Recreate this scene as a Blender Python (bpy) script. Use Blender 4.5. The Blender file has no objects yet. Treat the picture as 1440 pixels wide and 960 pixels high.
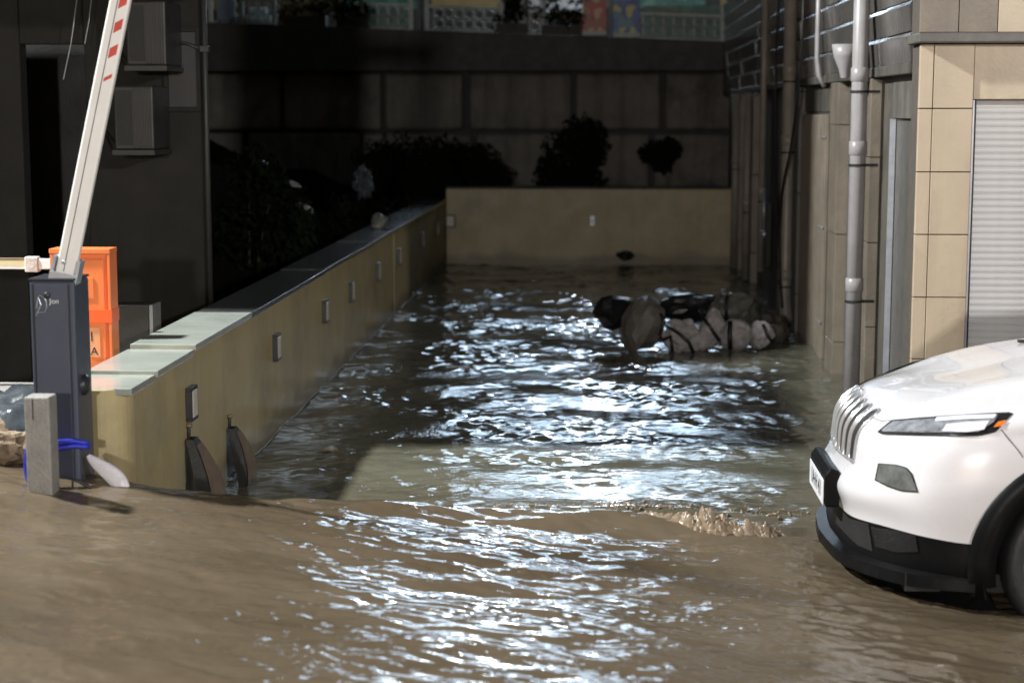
import bpy, bmesh, math, random
import numpy as np
from mathutils import Vector, Matrix, noise
from mathutils.bvhtree import BVHTree

random.seed(7)
S = bpy.context.scene
COL = S.collection
R_ = math.radians

# ------------------------------------------------------------------ camera, sky, lights, exposure
CAM_H = 2.2
PITCH, YAW = R_(7.712), R_(2.884)
cd = bpy.data.cameras.new('camera')
cd.sensor_width = 36.0
cd.lens = 60.0
cd.clip_start = 0.1
cd.clip_end = 400
cam = bpy.data.objects.new('camera', cd)
cam.location = (0, 0, CAM_H)
cam.rotation_euler = (math.pi / 2 - PITCH, 0, YAW)
cd.dof.use_dof = True
cd.dof.focus_distance = 9.5
cd.dof.aperture_fstop = 1.9
COL.objects.link(cam)
S.camera = cam

world = bpy.data.worlds.new('World')
S.world = world
world.use_nodes = True
wn = world.node_tree.nodes
wl = world.node_tree.links
sky = wn.new('ShaderNodeTexSky')
sky.sky_type = 'NISHITA'
sky.sun_disc = False
sky.sun_elevation = R_(2.0)
sky.sun_rotation = R_(200)
wl.new(sky.outputs[0], wn['Background'].inputs[0])
wn['Background'].inputs[1].default_value = 0.025

moon = bpy.data.lights.new('night_glow', 'SUN')
moon.energy = 0.012
moon.angle = R_(12)
moon.color = (0.85, 0.9, 1.0)
mo = bpy.data.objects.new('night_glow', moon)
mo.rotation_euler = (R_(50), 0, R_(-20))
COL.objects.link(mo)

S.view_settings.view_transform = 'Standard'
S.view_settings.look = 'None'
S.view_settings.exposure = 0.3
S.view_settings.gamma = 1.0
S.cycles.use_denoising = True
S.cycles.max_bounces = 6
S.cycles.sample_clamp_indirect = 4.0
S.cycles.caustics_reflective = False
S.cycles.caustics_refractive = False

# lamps of the place: (name, position of the light, watts, colour, radius)
LAMPS = {
    'far':   ((0.0, 38.0, 9.2), 900, (0.80, 0.91, 1.0), 0.34),
    'left':  ((-7.5, 8.25, 8.0), 8300, (0.96, 0.99, 0.98), 0.25),
    'right': ((9.0, -4.5, 5.6), 3900, (1.0, 0.96, 0.92), 0.22),
    'near':  ((-1.5, -7.0, 3.3), 2500, (1.0, 0.96, 0.93), 0.22),
}

# ------------------------------------------------------------------ helpers
fx = 2400.0
cR = Vector((math.cos(YAW), math.sin(YAW), 0))
cF = Vector((-math.sin(YAW) * math.cos(PITCH), math.cos(YAW) * math.cos(PITCH), -math.sin(PITCH)))
cU = cR.cross(cF)
cO = Vector((0, 0, CAM_H))
def ray(x, y):
    return cR * ((x - 720) / fx) + cU * ((480 - y) / fx) + cF
def at(x, y, X=None, Y=None, Z=None):
    r = ray(x, y)
    if X is not None: t = (X - cO.x) / r.x
    elif Y is not None: t = (Y - cO.y) / r.y
    else: t = (Z - cO.z) / r.z
    return cO + r * t

def tag(o, label=None, cat=None, group=None, kind=None):
    if label: o['label'] = label
    if cat: o['category'] = cat
    if group: o['group'] = group
    if kind: o['kind'] = kind
    return o
def empty(name, loc=(0, 0, 0), rz=0, label=None, cat=None, group=None):
    o = bpy.data.objects.new(name, None)
    o.empty_display_size = 0.1
    o.location = loc
    o.rotation_euler = (0, 0, rz)
    COL.objects.link(o)
    return tag(o, label, cat, group)
def link(name, me, parent=None, loc=None, rot=None):
    o = bpy.data.objects.new(name, me)
    COL.objects.link(o)
    if parent is not None: o.parent = parent
    if loc is not None: o.location = loc
    if rot is not None: o.rotation_euler = rot
    return o
def copy_tree(o, parent=None):
    c = o.copy()
    COL.objects.link(c)
    c.parent = parent
    for ch in list(o.children): copy_tree(ch, c)
    return c

class MB:
    def __init__(s): s.v = []; s.f = []
    def quad(s, a, b, c, d):
        n = len(s.v); s.v += [tuple(a), tuple(b), tuple(c), tuple(d)]; s.f.append((n, n+1, n+2, n+3)); return s
    def box(s, x0, x1, y0, y1, z0, z1):
        n = len(s.v)
        s.v += [(x0,y0,z0),(x1,y0,z0),(x1,y1,z0),(x0,y1,z0),(x0,y0,z1),(x1,y0,z1),(x1,y1,z1),(x0,y1,z1)]
        for q in ((0,3,2,1),(4,5,6,7),(0,1,5,4),(1,2,6,5),(2,3,7,6),(3,0,4,7)): s.f.append(tuple(n+i for i in q))
        return s
    def prism(s, poly, axis, a, b):
        # poly: 2D points; axis: the extruded axis
        n = len(s.v); k = len(poly)
        def mk(p, w):
            return {'x': (w, p[0], p[1]), 'y': (p[0], w, p[1]), 'z': (p[0], p[1], w)}[axis]
        s.v += [mk(p, a) for p in poly] + [mk(p, b) for p in poly]
        s.f.append(tuple(n+i for i in range(k))[::-1]); s.f.append(tuple(n+k+i for i in range(k)))
        for i in range(k):
            j = (i+1) % k; s.f.append((n+i, n+j, n+k+j, n+k+i))
        return s
    def tube(s, pts, r, seg=10, closed=False, caps=True):
        pts = [Vector(p) for p in pts]; m = len(pts); n = len(s.v)
        rr = r if isinstance(r, (list, tuple)) else [r]*m
        prev = None
        for i, p in enumerate(pts):
            a = pts[(i-1) % m] if (closed or i > 0) else p
            b = pts[(i+1) % m] if (closed or i < m-1) else p
            t = (b-a).normalized()
            if prev is None:
                ref = Vector((0,0,1)) if abs(t.z) < 0.9 else Vector((1,0,0))
                e = t.cross(ref).normalized()
            else:
                e = (prev - t*prev.dot(t)).normalized()
            prev = e; g = t.cross(e)
            for k in range(seg):
                an = 2*math.pi*k/seg
                s.v.append(tuple(p + e*(rr[i]*math.cos(an)) + g*(rr[i]*math.sin(an))))
        for i in range(m if closed else m-1):
            j = (i+1) % m
            for k in range(seg):
                l = (k+1) % seg
                s.f.append((n+i*seg+k, n+i*seg+l, n+j*seg+l, n+j*seg+k))
        if caps and not closed:
            s.f.append(tuple(n+k for k in range(seg))[::-1]); s.f.append(tuple(n+(m-1)*seg+k for k in range(seg)))
        return s
    def lathe(s, prof, axis='y', seg=32, origin=(0,0,0)):
        # prof: (radius, along) pairs
        n = len(s.v); m = len(prof); ox, oy, oz = origin
        for r, w in prof:
            for k in range(seg):
                an = 2*math.pi*k/seg; c, q = r*math.cos(an), r*math.sin(an)
                s.v.append({'x': (ox+w, oy+c, oz+q), 'y': (ox+c, oy+w, oz+q), 'z': (ox+c, oy+q, oz+w)}[axis])
        for i in range(m-1):
            for k in range(seg):
                l = (k+1) % seg; s.f.append((n+i*seg+k, n+i*seg+l, n+(i+1)*seg+l, n+(i+1)*seg+k))
        return s
    def mesh(s, name, mat, smooth=False):
        me = bpy.data.meshes.new(name)
        me.from_pydata(s.v, [], s.f)
        bm = bmesh.new(); bm.from_mesh(me)
        if smooth: bmesh.ops.remove_doubles(bm, verts=bm.verts, dist=0.0003)
        bmesh.ops.recalc_face_normals(bm, faces=bm.faces); bm.to_mesh(me); bm.free()
        me.materials.append(mat)
        if smooth: me.polygons.foreach_set('use_smooth', [True]*len(me.polygons))
        me.update()
        return me
    def build(s, name, mat, parent=None, smooth=False, bevel=0, loc=None, rot=None):
        o = link(name, s.mesh(name, mat, smooth), parent, loc, rot)
        if bevel:
            b = o.modifiers.new('bevel', 'BEVEL'); b.width = bevel; b.segments = 2; b.limit_method = 'ANGLE'; b.angle_limit = R_(40)
            b.harden_normals = False
        return o

# ------------------------------------------------------------------ materials
def nodes_of(name):
    m = bpy.data.materials.new(name); m.use_nodes = True
    nt = m.node_tree
    return m, nt, nt.nodes['Principled BSDF']
def setin(b, k, v):
    if k in b.inputs: b.inputs[k].default_value = v
def mat(name, c1, c2=None, rough=0.6, scale=6.0, bump=0.0, bscale=40.0, metal=0.0, streak=0.0, streak_col=None,
        coat=0.0, rvar=0.12, spec=0.5, detail=6.0, tide=None, grime=None, gscale=1.6, glo=0.5, ghi=0.72):
    m, nt, b = nodes_of(name)
    N, L = nt.nodes, nt.links
    tc = N.new('ShaderNodeTexCoord')
    if c2 is None: c2 = tuple(x*0.72 for x in c1)
    n1 = N.new('ShaderNodeTexNoise'); n1.inputs['Scale'].default_value = scale; n1.inputs['Detail'].default_value = detail
    n1.inputs['Roughness'].default_value = 0.62
    L.new(tc.outputs['Object'], n1.inputs['Vector'])
    rp = N.new('ShaderNodeValToRGB')
    rp.color_ramp.elements[0].position = 0.32; rp.color_ramp.elements[0].color = (*c2, 1)
    rp.color_ramp.elements[1].position = 0.66; rp.color_ramp.elements[1].color = (*c1, 1)
    L.new(n1.outputs['Fac'], rp.inputs['Fac'])
    col = rp.outputs['Color']
    def mixin(col, fac_out, c, amt):
        mx = N.new('ShaderNodeMix'); mx.data_type = 'RGBA'
        mt = N.new('ShaderNodeMath'); mt.operation = 'MULTIPLY'; mt.inputs[1].default_value = amt
        L.new(fac_out, mt.inputs[0]); L.new(mt.outputs[0], mx.inputs[0])
        L.new(col, mx.inputs[6]); mx.inputs[7].default_value = (*c, 1)
        return mx.outputs[2]
    if streak:
        mp = N.new('ShaderNodeMapping'); mp.inputs['Scale'].default_value = (5.5, 5.5, 0.45)
        L.new(tc.outputs['Object'], mp.inputs['Vector'])
        n2 = N.new('ShaderNodeTexNoise'); n2.inputs['Scale'].default_value = 1.0; n2.inputs['Detail'].default_value = 5
        L.new(mp.outputs[0], n2.inputs['Vector'])
        r2 = N.new('ShaderNodeValToRGB'); r2.color_ramp.elements[0].position = 0.48; r2.color_ramp.elements[1].position = 0.74
        L.new(n2.outputs['Fac'], r2.inputs['Fac'])
        col = mixin(col, r2.outputs['Color'], streak_col or tuple(x*0.35 for x in c1), streak)
    if grime:
        n3 = N.new('ShaderNodeTexNoise'); n3.inputs['Scale'].default_value = gscale; n3.inputs['Detail'].default_value = 8
        n3.inputs['Roughness'].default_value = 0.7
        L.new(tc.outputs['Object'], n3.inputs['Vector'])
        r3 = N.new('ShaderNodeValToRGB'); r3.color_ramp.elements[0].position = glo; r3.color_ramp.elements[1].position = ghi
        L.new(n3.outputs['Fac'], r3.inputs['Fac'])
        col = mixin(col, r3.outputs['Color'], grime, 0.85)
    if tide:
        # damp, silty tide mark above the water: (height, ragged depth, colour)
        sz = N.new('ShaderNodeSeparateXYZ'); L.new(tc.outputs['Object'], sz.inputs[0])
        nt_ = N.new('ShaderNodeTexNoise'); nt_.inputs['Scale'].default_value = 2.2; nt_.inputs['Detail'].default_value = 7
        L.new(tc.outputs['Object'], nt_.inputs['Vector'])
        ma = N.new('ShaderNodeMath'); ma.operation = 'MULTIPLY_ADD'; ma.inputs[1].default_value = -tide[1]; L.new(nt_.outputs['Fac'], ma.inputs[0]); L.new(sz.outputs['Z'], ma.inputs[2])
        rt_ = N.new('ShaderNodeMapRange'); rt_.inputs[1].default_value = tide[0]; rt_.inputs[2].default_value = tide[0]-0.10; L.new(ma.outputs[0], rt_.inputs[0])
        col = mixin(col, rt_.outputs[0], tide[2], 0.75)
    L.new(col, b.inputs['Base Color'])
    mr = N.new('ShaderNodeMapRange'); mr.inputs[3].default_value = max(0.02, rough-rvar); mr.inputs[4].default_value = min(1, rough+rvar)
    n4 = N.new('ShaderNodeTexNoise'); n4.inputs['Scale'].default_value = scale*2.3; n4.inputs['Detail'].default_value = 4
    L.new(tc.outputs['Object'], n4.inputs['Vector']); L.new(n4.outputs['Fac'], mr.inputs[0]); L.new(mr.outputs[0], b.inputs['Roughness'])
    b.inputs['Metallic'].default_value = metal
    setin(b, 'Specular IOR Level', spec)
    if coat: setin(b, 'Coat Weight', coat); setin(b, 'Coat Roughness', 0.04)
    if bump:
        n5 = N.new('ShaderNodeTexNoise'); n5.inputs['Scale'].default_value = bscale; n5.inputs['Detail'].default_value = 6
        L.new(tc.outputs['Object'], n5.inputs['Vector'])
        bp = N.new('ShaderNodeBump'); bp.inputs['Strength'].default_value = bump; bp.inputs['Distance'].default_value = 0.01
        L.new(n5.outputs['Fac'], bp.inputs['Height']); L.new(bp.outputs[0], b.inputs['Normal'])
    return m

M = {}
M['ochre'] = mat('ochre_paint', (0.46, 0.38, 0.20), (0.405, 0.332, 0.175), 0.42, 1.3, 0.12, 60, streak=0.30, streak_col=(0.22, 0.18, 0.105), grime=(0.19, 0.155, 0.09), glo=0.48, ghi=0.80, gscale=1.2, tide=(0.02, 0.30, (0.155, 0.125, 0.075)))
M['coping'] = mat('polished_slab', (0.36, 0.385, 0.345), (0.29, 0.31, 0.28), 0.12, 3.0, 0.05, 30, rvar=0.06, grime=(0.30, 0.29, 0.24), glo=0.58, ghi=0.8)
M['coping_wet_shade'] = mat('wet_shaded_slab', (0.075, 0.08, 0.078), (0.04, 0.043, 0.042), 0.16, 5.0, 0.5, 55, rvar=0.08)  # far slabs: wet stone, with the cast shade darkened into the colour
M['concrete'] = mat('wet_concrete', (0.30, 0.29, 0.27), (0.20, 0.195, 0.185), 0.55, 9, 0.5, 70, grime=(0.12, 0.10, 0.075), gscale=4)
M['dark_conc'] = mat('dark_concrete', (0.060, 0.056, 0.050), (0.035, 0.033, 0.031), 0.6, 3, 0.4, 30, streak=0.5)
M['asphalt'] = mat('asphalt', (0.055, 0.053, 0.05), (0.035, 0.034, 0.033), 0.6, 30, 0.4, 120)
M['cabinet'] = mat('slate_paint', (0.056, 0.068, 0.102), (0.046, 0.056, 0.086), 0.42, 5, 0.12, 300, rvar=0.06, streak=0.3, streak_col=(0.035, 0.036, 0.042), grime=(0.10, 0.095, 0.085), gscale=5, glo=0.62, ghi=0.9)
M['cabinet_dark'] = mat('slate_edge', (0.022, 0.024, 0.030), (0.016, 0.018, 0.024), 0.4, 5)
M['white_arm'] = mat('white_arm', (0.86, 0.85, 0.83), (0.80, 0.79, 0.77), 0.35, 7, grime=(0.45, 0.43, 0.40), gscale=5, glo=0.6, ghi=0.9)
M['red'] = mat('red_film', (0.62, 0.06, 0.035), (0.52, 0.05, 0.03), 0.4, 20)
M['orange'] = mat('orange_paint', (0.80, 0.20, 0.055), (0.72, 0.175, 0.05), 0.38, 4, rvar=0.06, streak=0.35, streak_col=(0.45, 0.15, 0.07), grime=(0.42, 0.16, 0.08), gscale=6, glo=0.6, ghi=0.85)
M['orange_hot'] = mat('orange_band', (0.85, 0.13, 0.03), (0.75, 0.11, 0.025), 0.35, 6)
M['orange_pale'] = mat('faded_orange', (0.78, 0.34, 0.16), (0.70, 0.30, 0.14), 0.4, 8)
M['pale_tape'] = mat('pale_tape', (0.72, 0.68, 0.66), (0.55, 0.48, 0.42), 0.3, 25, 0.5, 45)
M['cream'] = mat('cream_band', (0.62, 0.55, 0.33), (0.55, 0.47, 0.27), 0.4, 12)
M['galv'] = mat('galvanised', (0.50, 0.53, 0.58), (0.40, 0.42, 0.47), 0.38, 14, metal=0.6)
M['rubber'] = mat('black_rubber', (0.030, 0.028, 0.027), (0.018, 0.017, 0.017), 0.55, 20, 0.3, 60)
M['brown_rubber'] = mat('mud_rubber', (0.20, 0.135, 0.085), (0.13, 0.09, 0.06), 0.5, 10, 0.3, 60)
M['blue_rope'] = mat('blue_strap', (0.035, 0.05, 0.60), (0.025, 0.035, 0.42), 0.45, 40, 0.4, 150)
M['plastic_sheet'] = mat('milky_plastic', (0.72, 0.70, 0.74), (0.60, 0.58, 0.62), 0.3, 15, 0.3, 30)
M['rock'] = mat('brown_rock', (0.30, 0.22, 0.14), (0.16, 0.115, 0.075), 0.6, 12, 0.8, 40)
M['lamp_black'] = mat('black_housing', (0.020, 0.020, 0.022), (0.014, 0.014, 0.015), 0.4, 10)
M['lamp_white'] = mat('opal_cover', (0.62, 0.58, 0.48), (0.55, 0.51, 0.42), 0.35, 10)
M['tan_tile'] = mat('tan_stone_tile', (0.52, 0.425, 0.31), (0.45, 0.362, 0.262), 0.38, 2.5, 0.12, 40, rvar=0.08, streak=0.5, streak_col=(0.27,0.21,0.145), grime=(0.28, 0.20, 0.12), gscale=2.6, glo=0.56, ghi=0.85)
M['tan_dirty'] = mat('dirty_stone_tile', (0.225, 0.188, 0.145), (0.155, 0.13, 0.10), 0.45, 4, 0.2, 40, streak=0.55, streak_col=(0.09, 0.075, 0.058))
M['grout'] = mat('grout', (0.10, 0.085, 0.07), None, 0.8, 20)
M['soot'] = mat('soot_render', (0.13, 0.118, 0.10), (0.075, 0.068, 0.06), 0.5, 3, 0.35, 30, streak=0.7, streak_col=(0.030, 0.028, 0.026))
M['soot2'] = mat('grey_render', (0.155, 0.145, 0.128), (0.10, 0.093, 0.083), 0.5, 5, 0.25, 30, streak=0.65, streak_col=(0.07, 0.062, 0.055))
M['upper_tile'] = mat('wet_dark_tile', (0.115, 0.105, 0.095), (0.08, 0.073, 0.068), 0.20, 3, 0.25, 20, streak=0.4)
M['door_grey'] = mat('grey_shutter_paint', (0.115, 0.108, 0.098), (0.09, 0.085, 0.078), 0.45, 6, streak=0.3)
M['pvc'] = mat('grey_pvc', (0.35, 0.335, 0.34), (0.27, 0.255, 0.26), 0.36, 5, streak=0.5, streak_col=(0.2, 0.18, 0.16))
M['pvc_dirty'] = mat('dirty_pvc', (0.34, 0.31, 0.27), (0.24, 0.22, 0.19), 0.4, 5, streak=0.5, streak_col=(0.12, 0.105, 0.09))
M['shutter'] = mat('white_shutter', (0.80, 0.80, 0.81), (0.74, 0.74, 0.75), 0.35, 3, streak=0.2, streak_col=(0.45, 0.43, 0.40))
M['black'] = mat('black_gap', (0.012, 0.012, 0.012), None, 0.6, 10)
M['cable'] = mat('black_cable', (0.013, 0.013, 0.014), None, 0.5, 10)
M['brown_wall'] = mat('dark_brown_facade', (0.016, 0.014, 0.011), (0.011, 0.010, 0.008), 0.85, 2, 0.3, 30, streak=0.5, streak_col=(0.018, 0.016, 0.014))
M['ac'] = mat('ac_casing', (0.034, 0.033, 0.031), (0.024, 0.023, 0.022), 0.5, 5, streak=0.5)
M['glass_dark'] = mat('dark_glass', (0.012, 0.013, 0.015), None, 0.38, 3)
M['block'] = mat('retaining_block', (0.21, 0.19, 0.165), (0.135, 0.122, 0.107), 0.65, 2.2, 0.6, 14, streak=0.65, streak_col=(0.035, 0.032, 0.030), grime=(0.028, 0.027, 0.026), gscale=0.7, glo=0.50, ghi=0.66)
M['earth'] = mat('wet_earth', (0.018, 0.016, 0.013), (0.010, 0.009, 0.008), 0.9, 4, 0.8, 12, spec=0.0)
M['leaf'] = mat('dark_leaf', (0.014, 0.019, 0.010), (0.008, 0.012, 0.006), 0.8, 30, spec=0.0)
M['bark'] = mat('bark', (0.05, 0.04, 0.03), None, 0.8, 20, 0.5, 40)
M['rail_white'] = mat('white_rail', (0.62, 0.66, 0.64), (0.42, 0.46, 0.44), 0.45, 15)
M['clear_plastic'] = mat('crumpled_clear_plastic', (0.075, 0.085, 0.095), (0.03, 0.035, 0.04), 0.08, 12, 0.2, 14)
M['sack_white'] = mat('white_woven_sack', (0.52, 0.50, 0.51), (0.40, 0.38, 0.385), 0.5, 8, 0.4, 60, grime=(0.16, 0.14, 0.12), gscale=5)
M['sack_grey'] = mat('grey_brown_sack', (0.15, 0.138, 0.122), (0.10, 0.092, 0.082), 0.5, 7, 0.4, 50)
M['sack_green'] = mat('grey_green_sack', (0.135, 0.138, 0.118), (0.09, 0.094, 0.08), 0.5, 7, 0.4, 50)
M['sack_black'] = mat('black_plastic', (0.016, 0.016, 0.018), (0.010, 0.010, 0.011), 0.32, 9, 0.3, 40)
M['mud_heap'] = mat('mud_heap', (0.055, 0.042, 0.030), (0.03, 0.024, 0.018), 0.6, 8, 0.8, 30)
M['wood'] = mat('wet_wood', (0.24, 0.19, 0.13), (0.15, 0.12, 0.085), 0.4, 8, 0.3, 50)
M['lamp_metal'] = mat('lamp_post_metal', (0.22, 0.23, 0.23), None, 0.45, 8, metal=0.3)
# car
M['car_white'] = mat('white_car_paint', (0.725, 0.705, 0.725), (0.705, 0.685, 0.705), 0.28, 1.5, coat=1.0, rvar=0.04, grime=(0.50, 0.43, 0.37), gscale=14, glo=0.66, ghi=0.92)
M['car_black'] = mat('black_car_plastic', (0.0045, 0.0045, 0.005), (0.003, 0.003, 0.0035), 0.45, 8, rvar=0.08, grime=(0.018, 0.015, 0.012), gscale=6, glo=0.62, ghi=0.9, spec=0.18)
M['chrome'] = mat('chrome', (0.80, 0.81, 0.84), (0.74, 0.75, 0.78), 0.16, 10, metal=0.7, rvar=0.05)
M['tyre'] = mat('tyre_rubber', (0.020, 0.020, 0.021), None, 0.5, 30, 0.2, 80)
M['alloy'] = mat('alloy_rim', (0.60, 0.60, 0.62), None, 0.3, 10, metal=0.35)
M['amber'] = mat('amber_lens', (0.75, 0.20, 0.03), (0.60, 0.13, 0.02), 0.15, 30)
M['plate_white'] = mat('plate_white', (0.76, 0.76, 0.77), (0.72, 0.72, 0.73), 0.3, 10)
M['plate_ink'] = mat('plate_ink', (0.02, 0.02, 0.03), None, 0.5, 10)
M['lens_clear'] = mat('headlight_reflector', (0.66, 0.68, 0.74), (0.30, 0.31, 0.34), 0.16, 22, metal=0.55, rvar=0.08, bump=0.4, bscale=35)
M['lens_bright'] = mat('headlight_strip', (0.80, 0.82, 0.90), (0.70, 0.72, 0.80), 0.15, 30, rvar=0.05)
M['fog_glass'] = mat('fog_lamp_glass', (0.24, 0.245, 0.24), (0.13, 0.135, 0.13), 0.10, 18, metal=0.35, rvar=0.05, bump=0.3, bscale=30)

def emit(name, col, s):
    m, nt, b = nodes_of(name)
    b.inputs['Base Color'].default_value = (*col, 1)
    b.inputs['Emission Color'].default_value = (*col, 1)
    b.inputs['Emission Strength'].default_value = s
    return m
M['glint_glow'] = emit('glint_panel_glow', (0.60, 0.79, 1.0), 11.0)  # glow of the added panels that make the glints on the water
M['lamp_glow'] = emit('lamp_glow', (0.9, 0.95, 1.0), 6.0)

# ------------------------------------------------------------------ water and ground
def sm(t):
    t = np.clip(t, 0, 1); return t*t*(3-2*t)
CREST_X = [-9, -2.4, -2.0, -1.4, -0.5, 0.2, 0.85, 1.6]
CREST_Y = [7.66, 7.66, 7.48, 7.66, 7.96, 8.05, 8.12, 8.15]
def crest_y(x): return np.interp(x, CREST_X, CREST_Y)
def street_level(x, y):
    """The street lies higher on the left and its water drops over an edge where the ramp begins."""
    z = 0.13 * 0.5*((1.75 - x) + np.sqrt((1.75 - x)**2 + 0.30))
    return z * (1 - sm((y - crest_y(x)) / 0.75))
rng = np.random.default_rng(5)
def field(x, y, n, lmin, lmax, spread, power, main=math.pi/2):
    out = np.zeros_like(x)
    lam = np.exp(rng.uniform(math.log(lmin), math.log(lmax), n))
    for l in lam:
        k = 2*math.pi/l; th = main + rng.normal(0, spread); ph = rng.uniform(0, 2*math.pi)
        out += (l**power) * np.sin(k*(x*math.cos(th) + y*math.sin(th)) + ph)
    return out / math.sqrt(n/2)
def water_height(x, y):
    base = street_level(x, y)
    patch = 0.62 + 0.38*np.clip(field(x, y, 14, 0.7, 2.6, 0.9, 0.0), -1.4, 1.6)
    ramp = field(x, y, 120, 0.065, 0.40, 1.0, 0.95) * 0.0215 * patch
    flow = field(x, y, 120, 0.055, 0.34, 0.52, 1.0, math.pi/2+0.06) * 0.0240 * (0.5 + 0.6*patch)
    fine_ = field(x, y, 90, 0.032, 0.075, 0.9, 1.0) * 0.0150 * np.clip(field(x*0.6, y*1.6, 20, 0.25, 0.9, 0.9, 0.0)*0.7+0.35, 0.05, 1.5)
    flow = flow*0.85 + fine_
    slow = field(x, y, 16, 0.6, 1.6, 0.5, 0.6) * 0.007
    w = sm((y - crest_y(x) - 0.15) / 0.7)
    strip = 1 - 0.45*np.exp(-((y-10.0)/0.85)**2)
    h = base + slow + w*ramp*strip + (1-w)*flow
    # the crest that runs from the wall's foot towards the car
    t = np.clip((x+1.7)/2.7, 0, 1.15)
    cy = crest_y(x) + 0.02 + 0.03*np.sin(3.1*x+1) + 0.015*np.sin(9*x)
    d = y - cy
    prof = np.where(d > 0, np.exp(-(d/0.11)**2), np.exp(-(d/0.15)**2))
    env = sm(t*2.5) * sm((1.15-t)*6)
    h = h + prof*env*(0.040 + 0.036*t)*(0.8+0.35*np.sin(4.7*x+0.6))
    q0 = at(640, 712, Z=0.02)
    cy2 = q0.y + 0.03*np.sin(5*x) - 0.02*(x-q0.x)
    d2 = y - cy2
    prof2 = np.where(d2 > 0, np.exp(-(d2/0.09)**2), np.exp(-(d2/0.10)**2))
    h = h + prof2*sm((x-q0.x+0.15)*4)*0.030*(0.7+0.45*np.sin(6.3*x)*np.sin(2.2*x+1))
    return h

def grid_mesh(name, xs, ys, fn, m, smooth=True):
    X, Y = np.meshgrid(xs, ys)
    Z = fn(X, Y)
    nx, ny = len(xs), len(ys)
    co = np.stack([X, Y, Z], -1).reshape(-1, 3).astype(np.float32)
    i = np.arange(nx*ny).reshape(ny, nx)
    q = np.stack([i[:-1, :-1], i[:-1, 1:], i[1:, 1:], i[1:, :-1]], -1).reshape(-1, 4)
    me = bpy.data.meshes.new(name)
    me.vertices.add(len(co)); me.vertices.foreach_set('co', co.ravel())
    me.loops.add(q.size); me.loops.foreach_set('vertex_index', q.ravel().astype(np.int32))
    me.polygons.add(len(q)); me.polygons.foreach_set('loop_start', (np.arange(len(q))*4).astype(np.int32))
    me.polygons.foreach_set('loop_total', np.full(len(q), 4, np.int32))
    me.update(calc_edges=True); me.validate()
    me.polygons.foreach_set('use_smooth', np.full(len(q), smooth))
    me.materials.append(m)
    return me

def water_material():
    m, nt, b = nodes_of('muddy_flood_water')
    N, L = nt.nodes, nt.links
    tc = N.new('ShaderNodeTexCoord')
    n1 = N.new('ShaderNodeTexNoise'); n1.inputs['Scale'].default_value = 1.1; n1.inputs['Detail'].default_value = 5
    mp = N.new('ShaderNodeMapping'); mp.inputs['Scale'].default_value = (0.7, 1.8, 1)
    L.new(tc.outputs['Object'], mp.inputs['Vector']); L.new(mp.outputs[0], n1.inputs['Vector'])
    rp = N.new('ShaderNodeValToRGB')
    rp.color_ramp.elements[0].position = 0.35; rp.color_ramp.elements[0].color = (0.084, 0.063, 0.040, 1)
    rp.color_ramp.elements[1].position = 0.68; rp.color_ramp.elements[1].color = (0.126, 0.097, 0.065, 1)
    L.new(n1.outputs['Fac'], rp.inputs['Fac'])
    # standing water further in carries paler silt than the brown stream on the street
    sp = N.new('ShaderNodeSeparateXYZ'); L.new(tc.outputs['Object'], sp.inputs[0])
    ad = N.new('ShaderNodeMath'); ad.operation = 'MULTIPLY_ADD'; ad.inputs[1].default_value = 1.2
    L.new(n1.outputs['Fac'], ad.inputs[0]); L.new(sp.outputs['Y'], ad.inputs[2])
    mr = N.new('ShaderNodeMapRange'); mr.inputs[1].default_value = 8.6; mr.inputs[2].default_value = 10.9; mr.clamp = True
    L.new(ad.outputs[0], mr.inputs[0])
    mx = N.new('ShaderNodeMix'); mx.data_type = 'RGBA'
    L.new(mr.outputs[0], mx.inputs[0]); L.new(rp.outputs['Color'], mx.inputs[6]); mx.inputs[7].default_value = (0.118, 0.113, 0.083, 1)
    L.new(mx.outputs[2], b.inputs['Base Color'])
    b.inputs['Roughness'].default_value = 0.065
    b.inputs['IOR'].default_value = 1.333
    # ripples finer than the mesh
    def fine(scale, sx, sy, det):
        p = N.new('ShaderNodeMapping'); p.inputs['Scale'].default_value = (sx, sy, 1)
        L.new(tc.outputs['Object'], p.inputs['Vector'])
        n = N.new('ShaderNodeTexNoise'); n.inputs['Scale'].default_value = scale; n.inputs['Detail'].default_value = det
        n.inputs['Roughness'].default_value = 0.55
        L.new(p.outputs[0], n.inputs['Vector']); return n
    f1 = fine(17, 0.8, 1.2, 4.0)
    f2 = fine(42, 0.9, 1.1, 2.0)
    n6 = fine(1.6, 0.6, 1.4, 3.0)
    amp = N.new('ShaderNodeMapRange'); amp.inputs[1].default_value = 0.38; amp.inputs[2].default_value = 0.66
    amp.inputs[3].default_value = 0.25; amp.inputs[4].default_value = 1.0
    L.new(n6.outputs['Fac'], amp.inputs[0])
    s2 = N.new('ShaderNodeMath'); s2.operation = 'MULTIPLY_ADD'; s2.inputs[1].default_value = 0.30
    L.new(f2.outputs['Fac'], s2.inputs[0]); L.new(f1.outputs['Fac'], s2.inputs[2])
    bp = N.new('ShaderNodeBump'); bp.inputs['Distance'].default_value = 0.006
    mu = N.new('ShaderNodeMath'); mu.operation = 'MULTIPLY'; mu.inputs[1].default_value = 0.9
    L.new(amp.outputs[0], mu.inputs[0]); L.new(mu.outputs[0], bp.inputs['Strength'])
    L.new(s2.outputs[0], bp.inputs['Height']); L.new(bp.outputs[0], b.inputs['Normal'])
    return m
M['water'] = water_material()

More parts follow.
